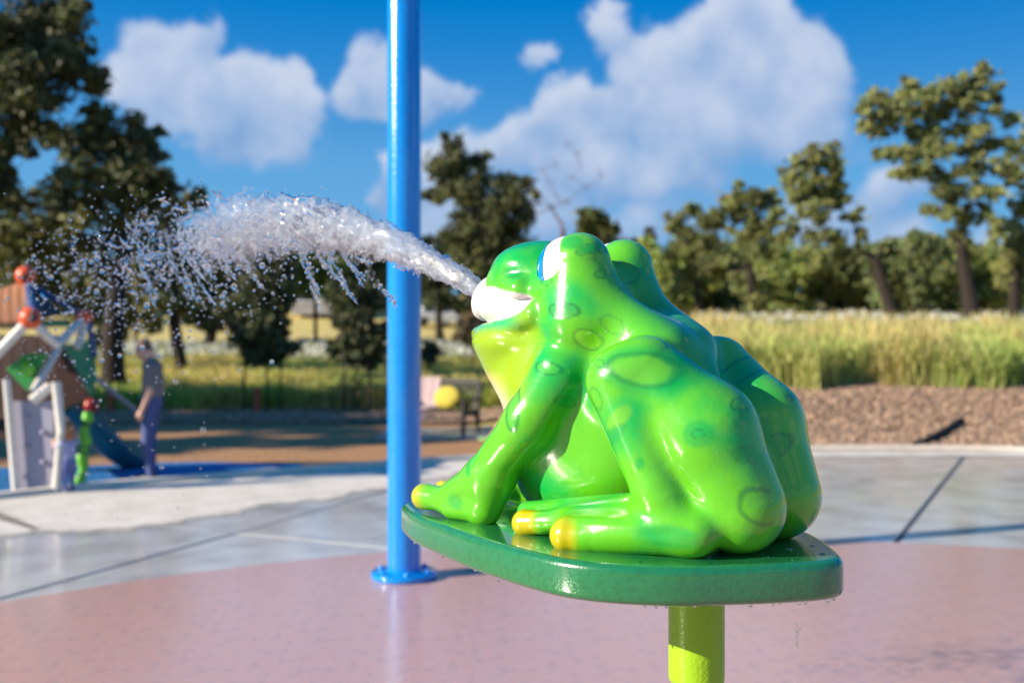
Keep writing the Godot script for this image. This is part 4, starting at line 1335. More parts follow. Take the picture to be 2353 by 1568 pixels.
# ---------------------------------------------------------------- people
# facing +x, right side +z; legs, arms: [hip or shoulder, knee or elbow, ankle or wrist, toe or finger direction]
func person(label: String, where: Vector3, turn: float, look: Dictionary) -> void:
	var o := thing("person", where, label, "person")
	o.rotation.y = turn
	var skin := Color(0.62, 0.36, 0.26)
	var shirt: Color = look.shirt
	var leg_c: Color = look.trousers
	var shin_c: Color = look.get("shins", leg_c)
	var shoe: Color = look.shoes
	var hair: Color = look.hair
	var s: float = look.size           # build scale against an adult of 1.75 m
	var hs: float = look.get("head", s)
	var sp: Vector3 = look.chest
	var hip: Vector3 = look.hip
	var nk: Vector3 = look.neck
	var hd: Vector3 = look.headc
	var pcs := [egg(hip + Vector3(0, 0.02, 0) * s, Vector3(0.12, 0.14, 0.165) * s, 0.06 * s, Vector3.ZERO, leg_c), egg(sp, Vector3(0.115, 0.22, 0.17) * s, 0.08 * s, Vector3.ZERO, shirt), egg(hip.lerp(sp, 0.45), Vector3(0.11, 0.17, 0.15) * s, 0.08 * s, Vector3.ZERO, shirt), cap(sp + Vector3(0, 0.12, -0.12) * s, sp + Vector3(0, 0.12, 0.12) * s, 0.075 * s, 0.075 * s, 0.06 * s, shirt), cap(sp + Vector3(0, 0.15, 0) * s, nk, 0.065 * s, 0.055 * s, 0.04 * s, skin)]
	for l: Array in look.legs:
		pcs.append(cap(l[0], l[1], 0.088 * s, 0.062 * s, 0.04 * s, leg_c))
		pcs.append(cap(l[1], l[2].lerp(l[1], 0.12), 0.064 * s, 0.048 * s, 0.03 * s, shin_c))
		pcs.append(cap(l[2].lerp(l[1], 0.15), l[2], 0.044 * s, 0.04 * s, 0.02 * s, shoe if look.has("shins") else shin_c))
		pcs.append(cap(l[2] + Vector3(-0.03, -0.03, 0) * s, l[2] + l[3] * 0.17 * s + Vector3(0, -0.04, 0) * s, 0.045 * s, 0.036 * s, 0.03 * s, shoe))
	for a: Array in look.arms:
		var cuff: Vector3 = a[0].lerp(a[1], 0.7)
		pcs.append(cap(a[0], cuff, 0.062 * s, 0.058 * s, 0.04 * s, shirt))
		pcs.append(cap(cuff, a[1], 0.045 * s, 0.040 * s, 0.02 * s, skin))
		pcs.append(cap(a[1], a[2], 0.042 * s, 0.028 * s, 0.02 * s, skin))
	var whole := begin()
	var near := func(list: Array) -> Callable:
		return func(p: Vector3, _n: Vector3) -> Color:
			var best := 1e9
			var c := Color.WHITE
			for q: Array in list:
				var e := dist(q, p)
				if e < best:
					best = e
					c = q[6]
			return c
	whole.append_from(body_mesh(pcs, 0.016 * s, near.call(pcs)), 0, Transform3D())
	# head, tilted by look.nod about z
	var hb := Basis(Vector3.BACK, -float(look.get("nod", 0.0)))
	var H := func(x: float, y: float, z: float) -> Vector3: return hd + hb * (Vector3(x, y, z) * hs)
	var brow := Color(0.10, 0.06, 0.04)
	var head := [egg(hd, Vector3(0.098, 0.118, 0.078) * hs, 0.02, Vector3(0, 0, -float(look.get("nod", 0.0))), skin), cap(H.call(0.03, -0.07, 0), H.call(0.075, -0.095, 0), 0.055 * hs, 0.03 * hs, 0.04, skin), cap(H.call(0.098, 0.01, 0), H.call(0.118, -0.03, 0), 0.011 * hs, 0.017 * hs, 0.015, skin), cap(nk, H.call(-0.02, -0.06, 0), 0.055 * s, 0.055 * hs, 0.03, skin),
		cap(H.call(0.094, -0.064, -0.022), H.call(0.094, -0.064, 0.022), 0.010 * hs, 0.010 * hs, 0.005, Color(0.5, 0.2, 0.17)), egg(H.call(-0.018, 0.03, 0), Vector3(0.098, 0.108, 0.086) * hs, 0.01, Vector3(0, 0, -float(look.get("nod", 0.0)) + 0.5), hair)]
	for z in [-1.0, 1.0]:
		head.append(egg(H.call(-0.005, -0.01, z * 0.08), Vector3(0.022, 0.033, 0.012) * hs, 0.008, Vector3.ZERO, skin))
		head.append(egg(H.call(0.083, 0.012, z * 0.033), Vector3(0.012, 0.010, 0.016) * hs, 0.004, Vector3.ZERO, Color(0.03, 0.025, 0.02)))
		head.append(cap(H.call(0.092, 0.036, z * 0.018), H.call(0.08, 0.036, z * 0.05), 0.007 * hs, 0.006 * hs, 0.006, brow))
		head.append(cap(H.call(0.06, -0.04, z * 0.045), H.call(0.07, -0.045, z * 0.03), 0.025 * hs, 0.02 * hs, 0.03, skin))
	if look.get("long_hair", false):
		head.append(cap(H.call(-0.05, 0.02, 0), H.call(-0.075, -0.14, 0), 0.085 * hs, 0.06 * hs, 0.03, hair))
	whole.append_from(body_mesh(head, 0.008, near.call(head)), 0, Transform3D())
	# hands: palm, four curled fingers and a thumb
	for i in 2:
		var a: Array = look.arms[i]
		var dir: Vector3 = (a[2] - a[1]).normalized()
		var across := dir.cross(Vector3(0, 0, 1)).normalized() if absf(dir.z) < 0.9 else Vector3.RIGHT
		var palm := Vector3(0, 0, 1.0 if i == 0 else -1.0)      # towards the body
		palm = (palm - dir * palm.dot(dir)).normalized()
		across = dir.cross(palm).normalized()
		var w: Vector3 = a[2]
		var hand := [cap(w, w + dir * 0.045 * s, 0.028 * s, 0.03 * s, 0.02, skin), cap(w + dir * 0.05 * s - across * 0.026 * s, w + dir * 0.085 * s - across * 0.028 * s, 0.017 * s, 0.014 * s, 0.02, skin), cap(w + dir * 0.05 * s + across * 0.026 * s, w + dir * 0.08 * s + across * 0.028 * s, 0.017 * s, 0.014 * s, 0.02, skin), cap(w + dir * 0.05 * s, w + dir * 0.088 * s, 0.02 * s, 0.014 * s, 0.02, skin)]
		var lens := [0.070, 0.080, 0.074, 0.058]
		for f in 4:
			var r: Vector3 = w + dir * 0.088 * s + across * (-0.033 + 0.022 * f) * s
			var k: Vector3 = r + (dir * 0.85 + palm * 0.35) * lens[f] * 0.5 * s
			var e: Vector3 = k + (dir * 0.55 + palm * 0.8) * lens[f] * 0.5 * s
			hand.append(cap(r, k, 0.0092 * s, 0.0086 * s, 0.004, skin))
			hand.append(cap(k, e, 0.0086 * s, 0.0075 * s, 0.004, skin))
		var th: Vector3 = w + dir * 0.03 * s - across * 0.03 * s
		var t1: Vector3 = th + (dir * 0.7 - across * 0.6 + palm * 0.3) * 0.04 * s
		hand.append(cap(th, t1, 0.012 * s, 0.0105 * s, 0.008, skin))
		hand.append(cap(t1, t1 + (dir * 0.9 + palm * 0.4) * 0.032 * s, 0.0105 * s, 0.008 * s, 0.004, skin))
		whole.append_from(body_mesh(hand, 0.0055 * s, func(_p, _n): return skin), 0, Transform3D())
	part(o, "body", whole.commit(), M.person_paint)

func people() -> void:
	var f := at(347, 775, 12.2)
	person("adult in grey t-shirt and blue jeans standing with bowed head beside the slide", Vector3(f.x, 0, f.z), PI + 0.05, {"size": 1.0, "shirt": Color(0.165, 0.145, 0.145), "trousers": Color(0.06, 0.085, 0.22), "shoes": Color(0.06, 0.06, 0.08), "hair": Color(0.10, 0.06, 0.05),
		"hip": Vector3(0, 0.95, 0), "chest": Vector3(-0.01, 1.29, 0), "neck": Vector3(0.02, 1.50, 0), "headc": Vector3(0.085, 1.615, 0), "nod": 0.5,
		"legs": [[Vector3(0.0, 0.90, -0.085), Vector3(0.03, 0.48, -0.095), Vector3(-0.03, 0.085, -0.10), Vector3(1, 0, -0.15)], [Vector3(0.0, 0.90, 0.085), Vector3(0.04, 0.48, 0.10), Vector3(0.02, 0.085, 0.115), Vector3(1, 0, 0.2)]],
		"arms": [[Vector3(-0.01, 1.42, -0.195), Vector3(-0.05, 1.12, -0.245), Vector3(0.05, 0.885, -0.215)], [Vector3(-0.01, 1.42, 0.195), Vector3(-0.04, 1.12, 0.245), Vector3(0.09, 0.90, 0.20)]]})
	var c := at(158, 775, 11.3)
	var k := 0.46
	person("small child with ginger hair and blue clothes holding a cream post of the play structure", Vector3(c.x, 0, c.z), 2.6, {"size": k * 1.05, "head": k * 1.45, "shirt": Color(0.32, 0.33, 0.52), "trousers": Color(0.10, 0.13, 0.34), "shoes": Color(0.25, 0.25, 0.3), "hair": Color(0.34, 0.15, 0.06),
		"hip": Vector3(0, 0.34, 0), "chest": Vector3(0.01, 0.50, 0), "neck": Vector3(0.01, 0.61, 0), "headc": Vector3(0.03, 0.72, 0), "nod": 0.2, "long_hair": true,
		"legs": [[Vector3(0, 0.33, -0.045), Vector3(0.01, 0.18, -0.05), Vector3(0, 0.04, -0.055), Vector3(1, 0, 0)], [Vector3(0, 0.33, 0.045), Vector3(0.02, 0.18, 0.05), Vector3(0.03, 0.04, 0.055), Vector3(1, 0, 0)]],
		"arms": [[Vector3(0, 0.57, -0.09), Vector3(0.09, 0.53, -0.12), Vector3(0.17, 0.58, -0.08)], [Vector3(0, 0.57, 0.09), Vector3(0.10, 0.66, 0.12), Vector3(0.15, 0.80, 0.09)]]})
	var g := at(1218, 775, 16.4)
	person("person in lime shoes striding past behind the frog, one bare leg in view", Vector3(g.x, 0, g.z), PI, {"size": 0.94, "shirt": Color(0.3, 0.3, 0.34), "trousers": Color(0.12, 0.12, 0.16), "shins": Color(0.55, 0.33, 0.22), "shoes": Color(0.34, 0.62, 0.16), "hair": Color(0.12, 0.07, 0.04),
		"hip": Vector3(0, 0.86, 0), "chest": Vector3(0.05, 1.17, 0), "neck": Vector3(0.08, 1.37, 0), "headc": Vector3(0.12, 1.47, 0), "nod": 0.15,
		"legs": [[Vector3(0.0, 0.83, 0.08), Vector3(0.36, 0.53, 0.10), Vector3(0.66, 0.10, 0.10), Vector3(1, 0.25, 0)], [Vector3(0.0, 0.83, -0.08), Vector3(0.05, 0.44, -0.09), Vector3(-0.30, 0.16, -0.09), Vector3(0.8, -0.5, 0)]],
		"arms": [[Vector3(0.05, 1.29, -0.18), Vector3(0.12, 1.03, -0.23), Vector3(0.30, 1.10, -0.2)], [Vector3(0.05, 1.29, 0.18), Vector3(-0.12, 1.08, 0.23), Vector3(-0.10, 0.85, 0.22)]]})

# ---------------------------------------------------------------- the frog on its lily pad
const FROG_O := Vector3(0.18, EYE - 0.449, -2.49)
const FC := 0.788
const FS := 0.616

# a point on the frog seen at a pixel, s metres to its left: (forward, up, right)
func L(px: float, py: float, s: float) -> Vector3:
	var k := (px - 1176.0) / FPX
	var f := (0.18 - FS * s - k * (2.49 - FC * s)) / (FC + FS * k)
	var d := 2.49 + FS * f - FC * s
	return Vector3(f, 0.449 + (775.0 - py) / FPX * d, -s)

func frog_feature() -> void:
	var o := thing("frog_fountain", FROG_O, "glossy green frog sculpture squirting water, seated on a green lily pad above a lime stem", "fountain")
	o.basis = Basis(Vector3(-FC, 0, -FS), Vector3.UP, Vector3(FS, 0, -FC))
	var P := []
	var both := func(pc: Array, tuck := 1.0) -> void:
		P.append(pc)
		var q := pc.duplicate()
		q[1] = Vector3(pc[1].x, pc[1].y, -pc[1].z * tuck)
		if pc[0] == 0:
			q[2] = Vector3(pc[2].x, pc[2].y, -pc[2].z * tuck)
		P.append(q)
	# head
	P.append(egg(Vector3(0.035, 0.545, 0), Vector3(0.17, 0.115, 0.168), 0.05))
	P.append(egg(Vector3(0.124, 0.632, 0), Vector3(0.126, 0.076, 0.146), 0.035))
	P.append(egg(Vector3(0.150, 0.452, 0), Vector3(0.165, 0.062, 0.162), 0.05))
	P.append(cap(Vector3(0.165, 0.415, 0), Vector3(0.03, 0.27, 0), 0.128, 0.15, 0.05))
	both.call(cap(Vector3(-0.06, 0.50, 0.098), Vector3(-0.055, 0.634, 0.10), 0.102, 0.075, 0.045))
	# trunk of the body
	P.append(cap(Vector3(0.03, 0.36, 0), Vector3(-0.20, 0.355, 0), 0.155, 0.150, 0.045))
	P.append(cap(Vector3(-0.20, 0.345, 0), Vector3(-0.38, 0.16, 0), 0.15, 0.10, 0.04))
	P.append(egg(Vector3(-0.05, 0.2, 0), Vector3(0.20, 0.21, 0.135), 0.05))
	P.append(egg(Vector3(0.055, 0.18, 0), Vector3(0.155, 0.19, 0.122), 0.06))
	both.call(cap(Vector3(-0.09, 0.55, 0.085), Vector3(-0.26, 0.43, 0.07), 0.058, 0.055, 0.05))
	# mouth opening
	var gape := egg(Vector3(0.235, 0.540, 0), Vector3(0.225, 0.037, 0.30), 0.03)
	gape[0] = 11
	P.append(gape)
	# rolled lips
	both.call(cap(L(1146, 640, 0.085), L(1192, 655, 0.15), 0.034, 0.026, 0.022))
	both.call(cap(L(1100, 758, 0.04), L(1150, 746, 0.13), 0.020, 0.018, 0.02))
	both.call(cap(L(1150, 746, 0.13), L(1222, 712, 0.17), 0.018, 0.020, 0.025))
	# haunches, shins
	both.call(cap(L(1480, 850, 0.175), L(1618, 985, 0.125), 0.086, 0.113, 0.03))
	both.call(cap(L(1618, 985, 0.125), L(1694, 1152, 0.10), 0.113, 0.103, 0.03))
	both.call(cap(L(1425, 866, 0.205), L(1516, 1130, 0.21), 0.077, 0.053, 0.026))
	# hind feet
	both.call(cap(L(1600, 1218, 0.205), L(1340, 1225, 0.275), 0.045, 0.034, 0.035))
	both.call(cap(L(1345, 1224, 0.275), L(1303, 1220, 0.285), 0.030, 0.039, 0.012))
	both.call(cap(L(1500, 1158, 0.195), L(1250, 1190, 0.215), 0.031, 0.027, 0.035))
	both.call(cap(L(1250, 1190, 0.215), L(1207, 1192, 0.215), 0.024, 0.033, 0.012))
	both.call(cap(L(1490, 1152, 0.165), L(1212, 1166, 0.15), 0.032, 0.026, 0.03))
	both.call(cap(L(1505, 1122, 0.22), L(1580, 1215, 0.205), 0.038, 0.042, 0.03))
	both.call(egg(L(1420, 1192, 0.215), Vector3(0.13, 0.024, 0.07), 0.04))
	# arms and hands
	both.call(cap(L(1288, 845, 0.145), L(1215, 960, 0.17), 0.070, 0.058, 0.03), 0.66)
	both.call(cap(L(1215, 960, 0.17), L(1112, 1090, 0.165), 0.060, 0.052, 0.03), 0.66)
	both.call(cap(L(1112, 1090, 0.165), L(1025, 1138, 0.16), 0.052, 0.036, 0.025), 0.66)
	both.call(cap(L(1135, 1095, 0.165), L(1115, 1160, 0.17), 0.052, 0.042, 0.03), 0.66)
	both.call(cap(L(1025, 1138, 0.16), L(975, 1131, 0.155), 0.031, 0.035, 0.010), 0.66)
	both.call(cap(L(1070, 1130, 0.11), L(1016, 1108, 0.075), 0.026, 0.018, 0.015), 0.66)
	both.call(cap(L(1100, 1160, 0.17), L(1040, 1160, 0.175), 0.034, 0.026, 0.025), 0.66)
	var t0 := Time.get_ticks_msec()
	frog_spots()
	var gp := gape
	var am := body_mesh(P, 0.0052, func(p: Vector3, n: Vector3) -> Color: return frog_color(p, n, gp))
	print("frog vertices ", am.surface_get_array_len(0), " in ", (Time.get_ticks_msec() - t0) / 1000.0)
	var body := part(o, "body", am, M.frog_paint)
	# white mouth and the nozzle in it
	var mouth := body_mesh([egg(Vector3(0.130, 0.548, 0), Vector3(0.182, 0.082, 0.160), 0.02)], 0.006, func(_p, _n): return Color.WHITE)
	var mo := part(body, "mouth", mouth, M.mouth_white)
	part(o, "spray_nozzle", lathe([Vector2(0.0, -0.03), Vector2(0.060, -0.03), Vector2(0.066, -0.012), Vector2(0.066, 0.004), Vector2(0.058, 0.014), Vector2(0.040, 0.018), Vector2(0.038, 0.0), Vector2(0.0, 0.0)], 40), M.mouth_white, Transform3D(Basis(Vector3.BACK, -PI / 2 + 0.45), Vector3(0.302, 0.568, 0)))
	part(o, "nozzle_seam", lathe([Vector2(0.0, -0.040), Vector2(0.0625, -0.040), Vector2(0.0625, -0.026), Vector2(0.0, -0.026)], 40), M.dark_metal, Transform3D(Basis(Vector3.BACK, -PI / 2 + 0.45), Vector3(0.302, 0.568, 0)))
	# eyes look forward from under the lids
	for s in [-1.0, 1.0]:
		var ey := part(o, "eye", ball(0.079, 24, 40), M.eye_white, Transform3D(Basis(), Vector3(-0.030, 0.624, s * 0.102)))
		var fr := Basis(Vector3.BACK, -PI / 2) * Basis(Vector3.RIGHT, 0.22 * s)
		var rim := []
		for i in 9:
			var a := 0.98 * i / 8
			rim.append(Vector2(sin(a) * 0.0803, cos(a) * 0.0803))
		part(ey, "iris", lathe(rim, 40), M.eye_blue, Transform3D(fr, Vector3.ZERO))
		rim = []
		for i in 6:
			var a := 0.5 * i / 5
			rim.append(Vector2(sin(a) * 0.0812, cos(a) * 0.0812))
		part(ey, "pupil", lathe(rim, 32), M.eye_black, Transform3D(fr, Vector3.ZERO))
	# lily pad
	var rim_pts := []
	for q: Vector2 in [Vector2(-0.307, 2.76), Vector2(-0.265, 2.62), Vector2(-0.19, 2.47), Vector2(-0.075, 2.27), Vector2(0.10, 2.055), Vector2(0.281, 1.985), Vector2(0.458, 1.992), Vector2(0.58, 2.012), Vector2(0.655, 2.035), Vector2(0.692, 2.075), Vector2(0.707, 2.17), Vector2(0.71, 2.30), Vector2(0.69, 2.40), Vector2(0.60, 2.62), Vector2(0.42, 2.86), Vector2(0.22, 3.0), Vector2(0.02, 3.06), Vector2(-0.16, 3.0), Vector2(-0.27, 2.9)]:
		rim_pts.append(Vector2(-FC * (q.x - 0.18) + FS * (q.y - 2.49), FS * (q.x - 0.18) + FC * (q.y - 2.49)))
	rim_pts.append(rim_pts[0])
	var pad := through(rim_pts, 6)
	pad.pop_back()
	part(o, "lily_pad", slab_mesh(PackedVector2Array(pad), -0.082, 0.0, 0.018, 5), M.pad_paint)
	# stem: a lime sleeve over a thinner dark post
	var sx := Vector3(0.445 - 0.18, 0, -(2.40 - 2.49))
	var loc := Vector3(-FC * sx.x + FS * (-sx.z), 0, FS * sx.x + FC * (-sx.z)) if false else Vector3(-FC * 0.265 + FS * (-0.09), 0, FS * 0.265 + FC * (-0.09))
	part(o, "stem_sleeve", lathe([Vector2(0.045, -0.372), Vector2(0.060, -0.372), Vector2(0.066, -0.366), Vector2(0.067, -0.355), Vector2(0.067, -0.083)], 40), M.lime_paint, Transform3D(Basis(), loc))
	part(o, "stem_post", lathe([Vector2(0.055, -0.365), Vector2(0.055, -1.24), Vector2(0.0, -1.24)], 32), M.dark_metal, Transform3D(Basis(), loc))
	part(o, "stem_flange", lathe([Vector2(0.0, -1.215), Vector2(0.115, -1.215), Vector2(0.122, -1.222), Vector2(0.122, -1.258)], 32), M.lime_paint, Transform3D(Basis(), loc))
	# beads of water under the rim and on the pad
	var beads := []
	for i in 90:
		var k := rng.randi() % pad.size()
		var p: Vector2 = pad[k].lerp(pad[(k + 1) % pad.size()], rng.randf())
		var inn := -p.normalized()
		var r := rng.randf_range(0.0018, 0.0045)
		if i < 46:
			p += inn * rng.randf_range(0.010, 0.022)
			beads.append(Transform3D(Basis().scaled(Vector3(r, r * 1.25, r)), Vector3(p.x, -0.0825, p.y)))
		else:
			p += inn * rng.randf_range(0.03, 0.16)
			beads.append(Transform3D(Basis().scaled(Vector3(r * 1.5, r * 0.6, r * 1.5)), Vector3(p.x, 0.0005, p.y)))
	for i in 14:
		var r := rng.randf_range(0.0015, 0.003)
		beads.append(Transform3D(Basis().scaled(Vector3.ONE * r), L(1832 + rng.randfn() * 3, 1420 + i * 4.2, 0.1)))
	var bm := copies(o, "water_beads", ball(1.0, 8, 12), M.water_clear, beads, PackedColorArray())
	tag(bm, "", "", "", "stuff")
	var on_frog := []
	var va: PackedVector3Array = am.surface_get_arrays(0)[Mesh.ARRAY_VERTEX]
	var na: PackedVector3Array = am.surface_get_arrays(0)[Mesh.ARRAY_NORMAL]
	for i in 300:
		var k := rng.randi() % va.size()
		var r := rng.randf_range(0.0008, 0.0018) * (1.5 if rng.randf() < 0.15 else 1.0)
		var up := na[k]
		var side := up.cross(Vector3(0.3, 0.2, 0.9)).normalized()
		on_frog.append(Transform3D(Basis(side * r * 1.3, up * r * 0.7, side.cross(up) * r * 1.3), va[k]))
	tag(copies(o, "water_droplets", ball(1.0, 8, 12), M.water_film, on_frog, PackedColorArray()), "", "", "", "stuff")

# painted spots: [centre, right-left mid, radii, turn, ring colour or not, fill]
var spots := []

func frog_spots() -> void:
	var ring := Color(0.002, 0.10, 0.028)
	var lime := Color(0.10, 0.42, 0.013)
	var em := Color(0.003, 0.30, 0.05)
	# px, py, s, radius x px, radius y px, turn, ring strength, fill, fill strength
	for q: Array in [[1481, 840, 0.24, 96, 60, 0.15, 0.0, em, 0.8], [1481, 840, 0.24, 64, 35, 0.15, 0.65, Color(0.13, 0.44, 0.012), 0.85], [1664, 918, 0.24, 17, 20, 0.4, 0.9, em, 0.3], [1602, 988, 0.24, 34, 36, 0, 0.0, em, 0.75], [1602, 988, 0.24, 11, 11, 0, 0.8, em, 0.5], [1738, 1002, 0.2, 13, 28, -0.3, 0.7, em, 0.6], [1710, 1166, 0.24, 30, 48, -0.75, 0.85, lime, 0.6], [1365, 907, 0.28, 15, 28, -0.4, 0.6, lime, 0.4], [1432, 950, 0.25, 36, 22, -0.75, 0.0, Color(0.20, 0.50, 0.012), 0.7], [1421, 988, 0.25, 32, 16, -0.65, 0.35, em, 0.9], [1467, 1055, 0.27, 10, 16, 0, 0.2, em, 0.9], [1375, 825, 0.27, 14, 8, 0.3, 0.8, lime, 0.5], [1681, 1045, 0.25, 24, 18, 0.2, 0.5, em, 0.6],
		[1190, 618, 0.12, 24, 12, 0.1, 0.4, em, 0.9], [1262, 637, 0.16, 21, 10, 0.1, 0.7, em, 0.5], [1366, 618, 0.16, 9, 10, 0, 0.8, em, 0.2], [1306, 704, 0.17, 32, 17, 0.1, 0.95, Color(0.01, 0.26, 0.06), 0.8], [1348, 771, 0.17, 24, 22, 0.4, 0.6, Color(0.26, 0.62, 0.02), 0.7], [1392, 736, 0.17, 24, 17, 0.6, 0.5, lime, 0.7], [1262, 836, 0.2, 30, 13, 0.15, 0.9, lime, 0.4], [1346, 558, 0.16, 24, 13, -0.5, 0.8, em, 0.9], [1310, 548, 0.16, 26, 18, 0.2, 0.0, em, 0.9], [1188, 930, 0.21, 24, 52, -0.15, 0.0, em, 0.7], [1188, 930, 0.21, 17, 46, -0.15, 0.8, lime, 0.6], [1084, 1064, 0.2, 8, 24, -0.5, 0.2, em, 0.9], [1295, 914, 0.18, 13, 14, 0, 0.7, em, 0.7], [1545, 1222, 0.25, 60, 30, 0.1, 0.1, em, 0.8], [1060, 1140, 0.18, 22, 18, 0.3, 0.2, em, 0.7],
		[1734, 835, -0.16, 22, 40, 0.55, 0.95, em, 0.3], [1826, 1010, -0.14, 18, 32, 0.5, 0.7, em, 0.4], [1840, 920, -0.2, 12, 26, 0.3, 0.7, em, 0.4], [1470, 620, -0.09, 26, 14, 0.9, 0.7, em, 0.6], [1230, 560, 0.0, 50, 26, 0.1, 0.0, em, 0.8]]:
		var c := L(q[0], q[1], q[2])
		var m := (2.49 + FS * c.x + FC * c.z) / FPX
		spots.append([c, float(q[3]) * m / 0.86, float(q[4]) * m, float(q[5]), float(q[6]), q[7], float(q[8]), ring])

func frog_color(p: Vector3, n: Vector3, gape: Array) -> Color:
	var lime := Color(0.105, 0.455, 0.013)
	var em := Color(0.004, 0.365, 0.055)
	var v := wob.get_noise_3dv(p * 3.6 + Vector3(3, 1, 7)) * 1.2 + 0.22 * wob.get_noise_3dv(p * 13.0) + 0.12
	var t := smoothstep(-0.56, 0.32, v + 0.10 * n.z * -1.0)
	var c := em.lerp(lime, t)
	# upper snout and back run greener
	c = c.lerp(em, 0.55 * smoothstep(0.60, 0.69, p.y) * smoothstep(0.0, 0.1, p.x))
	c = c.lerp(Color(0.004, 0.26, 0.07), 0.6 * smoothstep(0.36, 0.5, p.y) * smoothstep(-0.08, -0.2, p.x) * smoothstep(0.16, 0.06, absf(p.z)))
	# yellow-green jaw, cream throat
	var jaw := smoothstep(-0.02, 0.08, p.x) * smoothstep(0.56, 0.50, p.y) * smoothstep(0.26, 0.36, p.y + absf(p.z) * 0.1)
	c = c.lerp(Color(0.27, 0.43, 0.005), jaw * 0.92)
	c = c.lerp(Color(0.012, 0.42, 0.14), smoothstep(0.468, 0.492, p.y) * smoothstep(0.03, 0.12, p.x) * smoothstep(0.535, 0.52, p.y) * 0.85)
	var throat := smoothstep(0.395, 0.34, p.y) * smoothstep(0.15, 0.09, absf(p.z)) * smoothstep(0.08, 0.15, p.x) * smoothstep(0.19, 0.25, p.y)
	c = c.lerp(Color(0.64, 0.47, 0.13), throat * smoothstep(0.40, 0.36, p.y))
	c = c.lerp(Color(0.66, 0.59, 0.34), throat * smoothstep(0.36, 0.30, p.y))
	for s: Array in spots:
		var q: Vector3 = p - s[0]
		if absf(q.z) > 0.11 or absf(q.x) > 0.12 or absf(q.y) > 0.12:
			continue
		if s[0].z < 0.0 and n.z > 0.35:
			continue
		var a: float = s[3]
		# forward is to the left as the flank is seen
		var x := (-q.x * cos(a) + -q.y * sin(a)) / float(s[1])
		var y := (q.x * sin(a) - q.y * cos(a)) / float(s[2])
		var w := wob.get_noise_3dv(p * 14.0) * 0.16
		var r := sqrt(x * x + y * y) + w
		if r < 1.5:
			c = c.lerp(s[5], 0.8 * float(s[6]) * smoothstep(1.1, 0.65, r))
			c = c.lerp(s[7], float(s[4]) * smoothstep(0.22, 0.03, absf(r - 1.0)) * 0.66)
	# toe tips
	for tip: Vector3 in toe_tips:
		var e := Vector3(p.x, p.y, -absf(p.z)).distance_to(tip)
		c = c.lerp(Color(0.48, 0.41, 0.003), smoothstep(0.056, 0.026, e))
	# inside of the mouth
	if p.y > 0.49 and p.y < 0.60 and p.x > 0.0:
		var e := absf(dist([1] + gape.slice(1), p))
		c = c.lerp(Color(0.64, 0.59, 0.60), smoothstep(0.012, 0.004, e))
	return c

@onready var toe_tips := [L(1293, 1224, 0.30), L(1202, 1193, 0.23), L(966, 1132, 0.155), L(1012, 1106, 0.072)]

# ---------------------------------------------------------------- water
func jet(f: float) -> Vector3:   # the middle of the jet, in the frog's own axes
	var e := f - 0.30
	return Vector3(f, 0.565 + 0.585 * e - 0.288 * e * e + 0.10 * maxf(0.0, e - 1.1), 0.0)

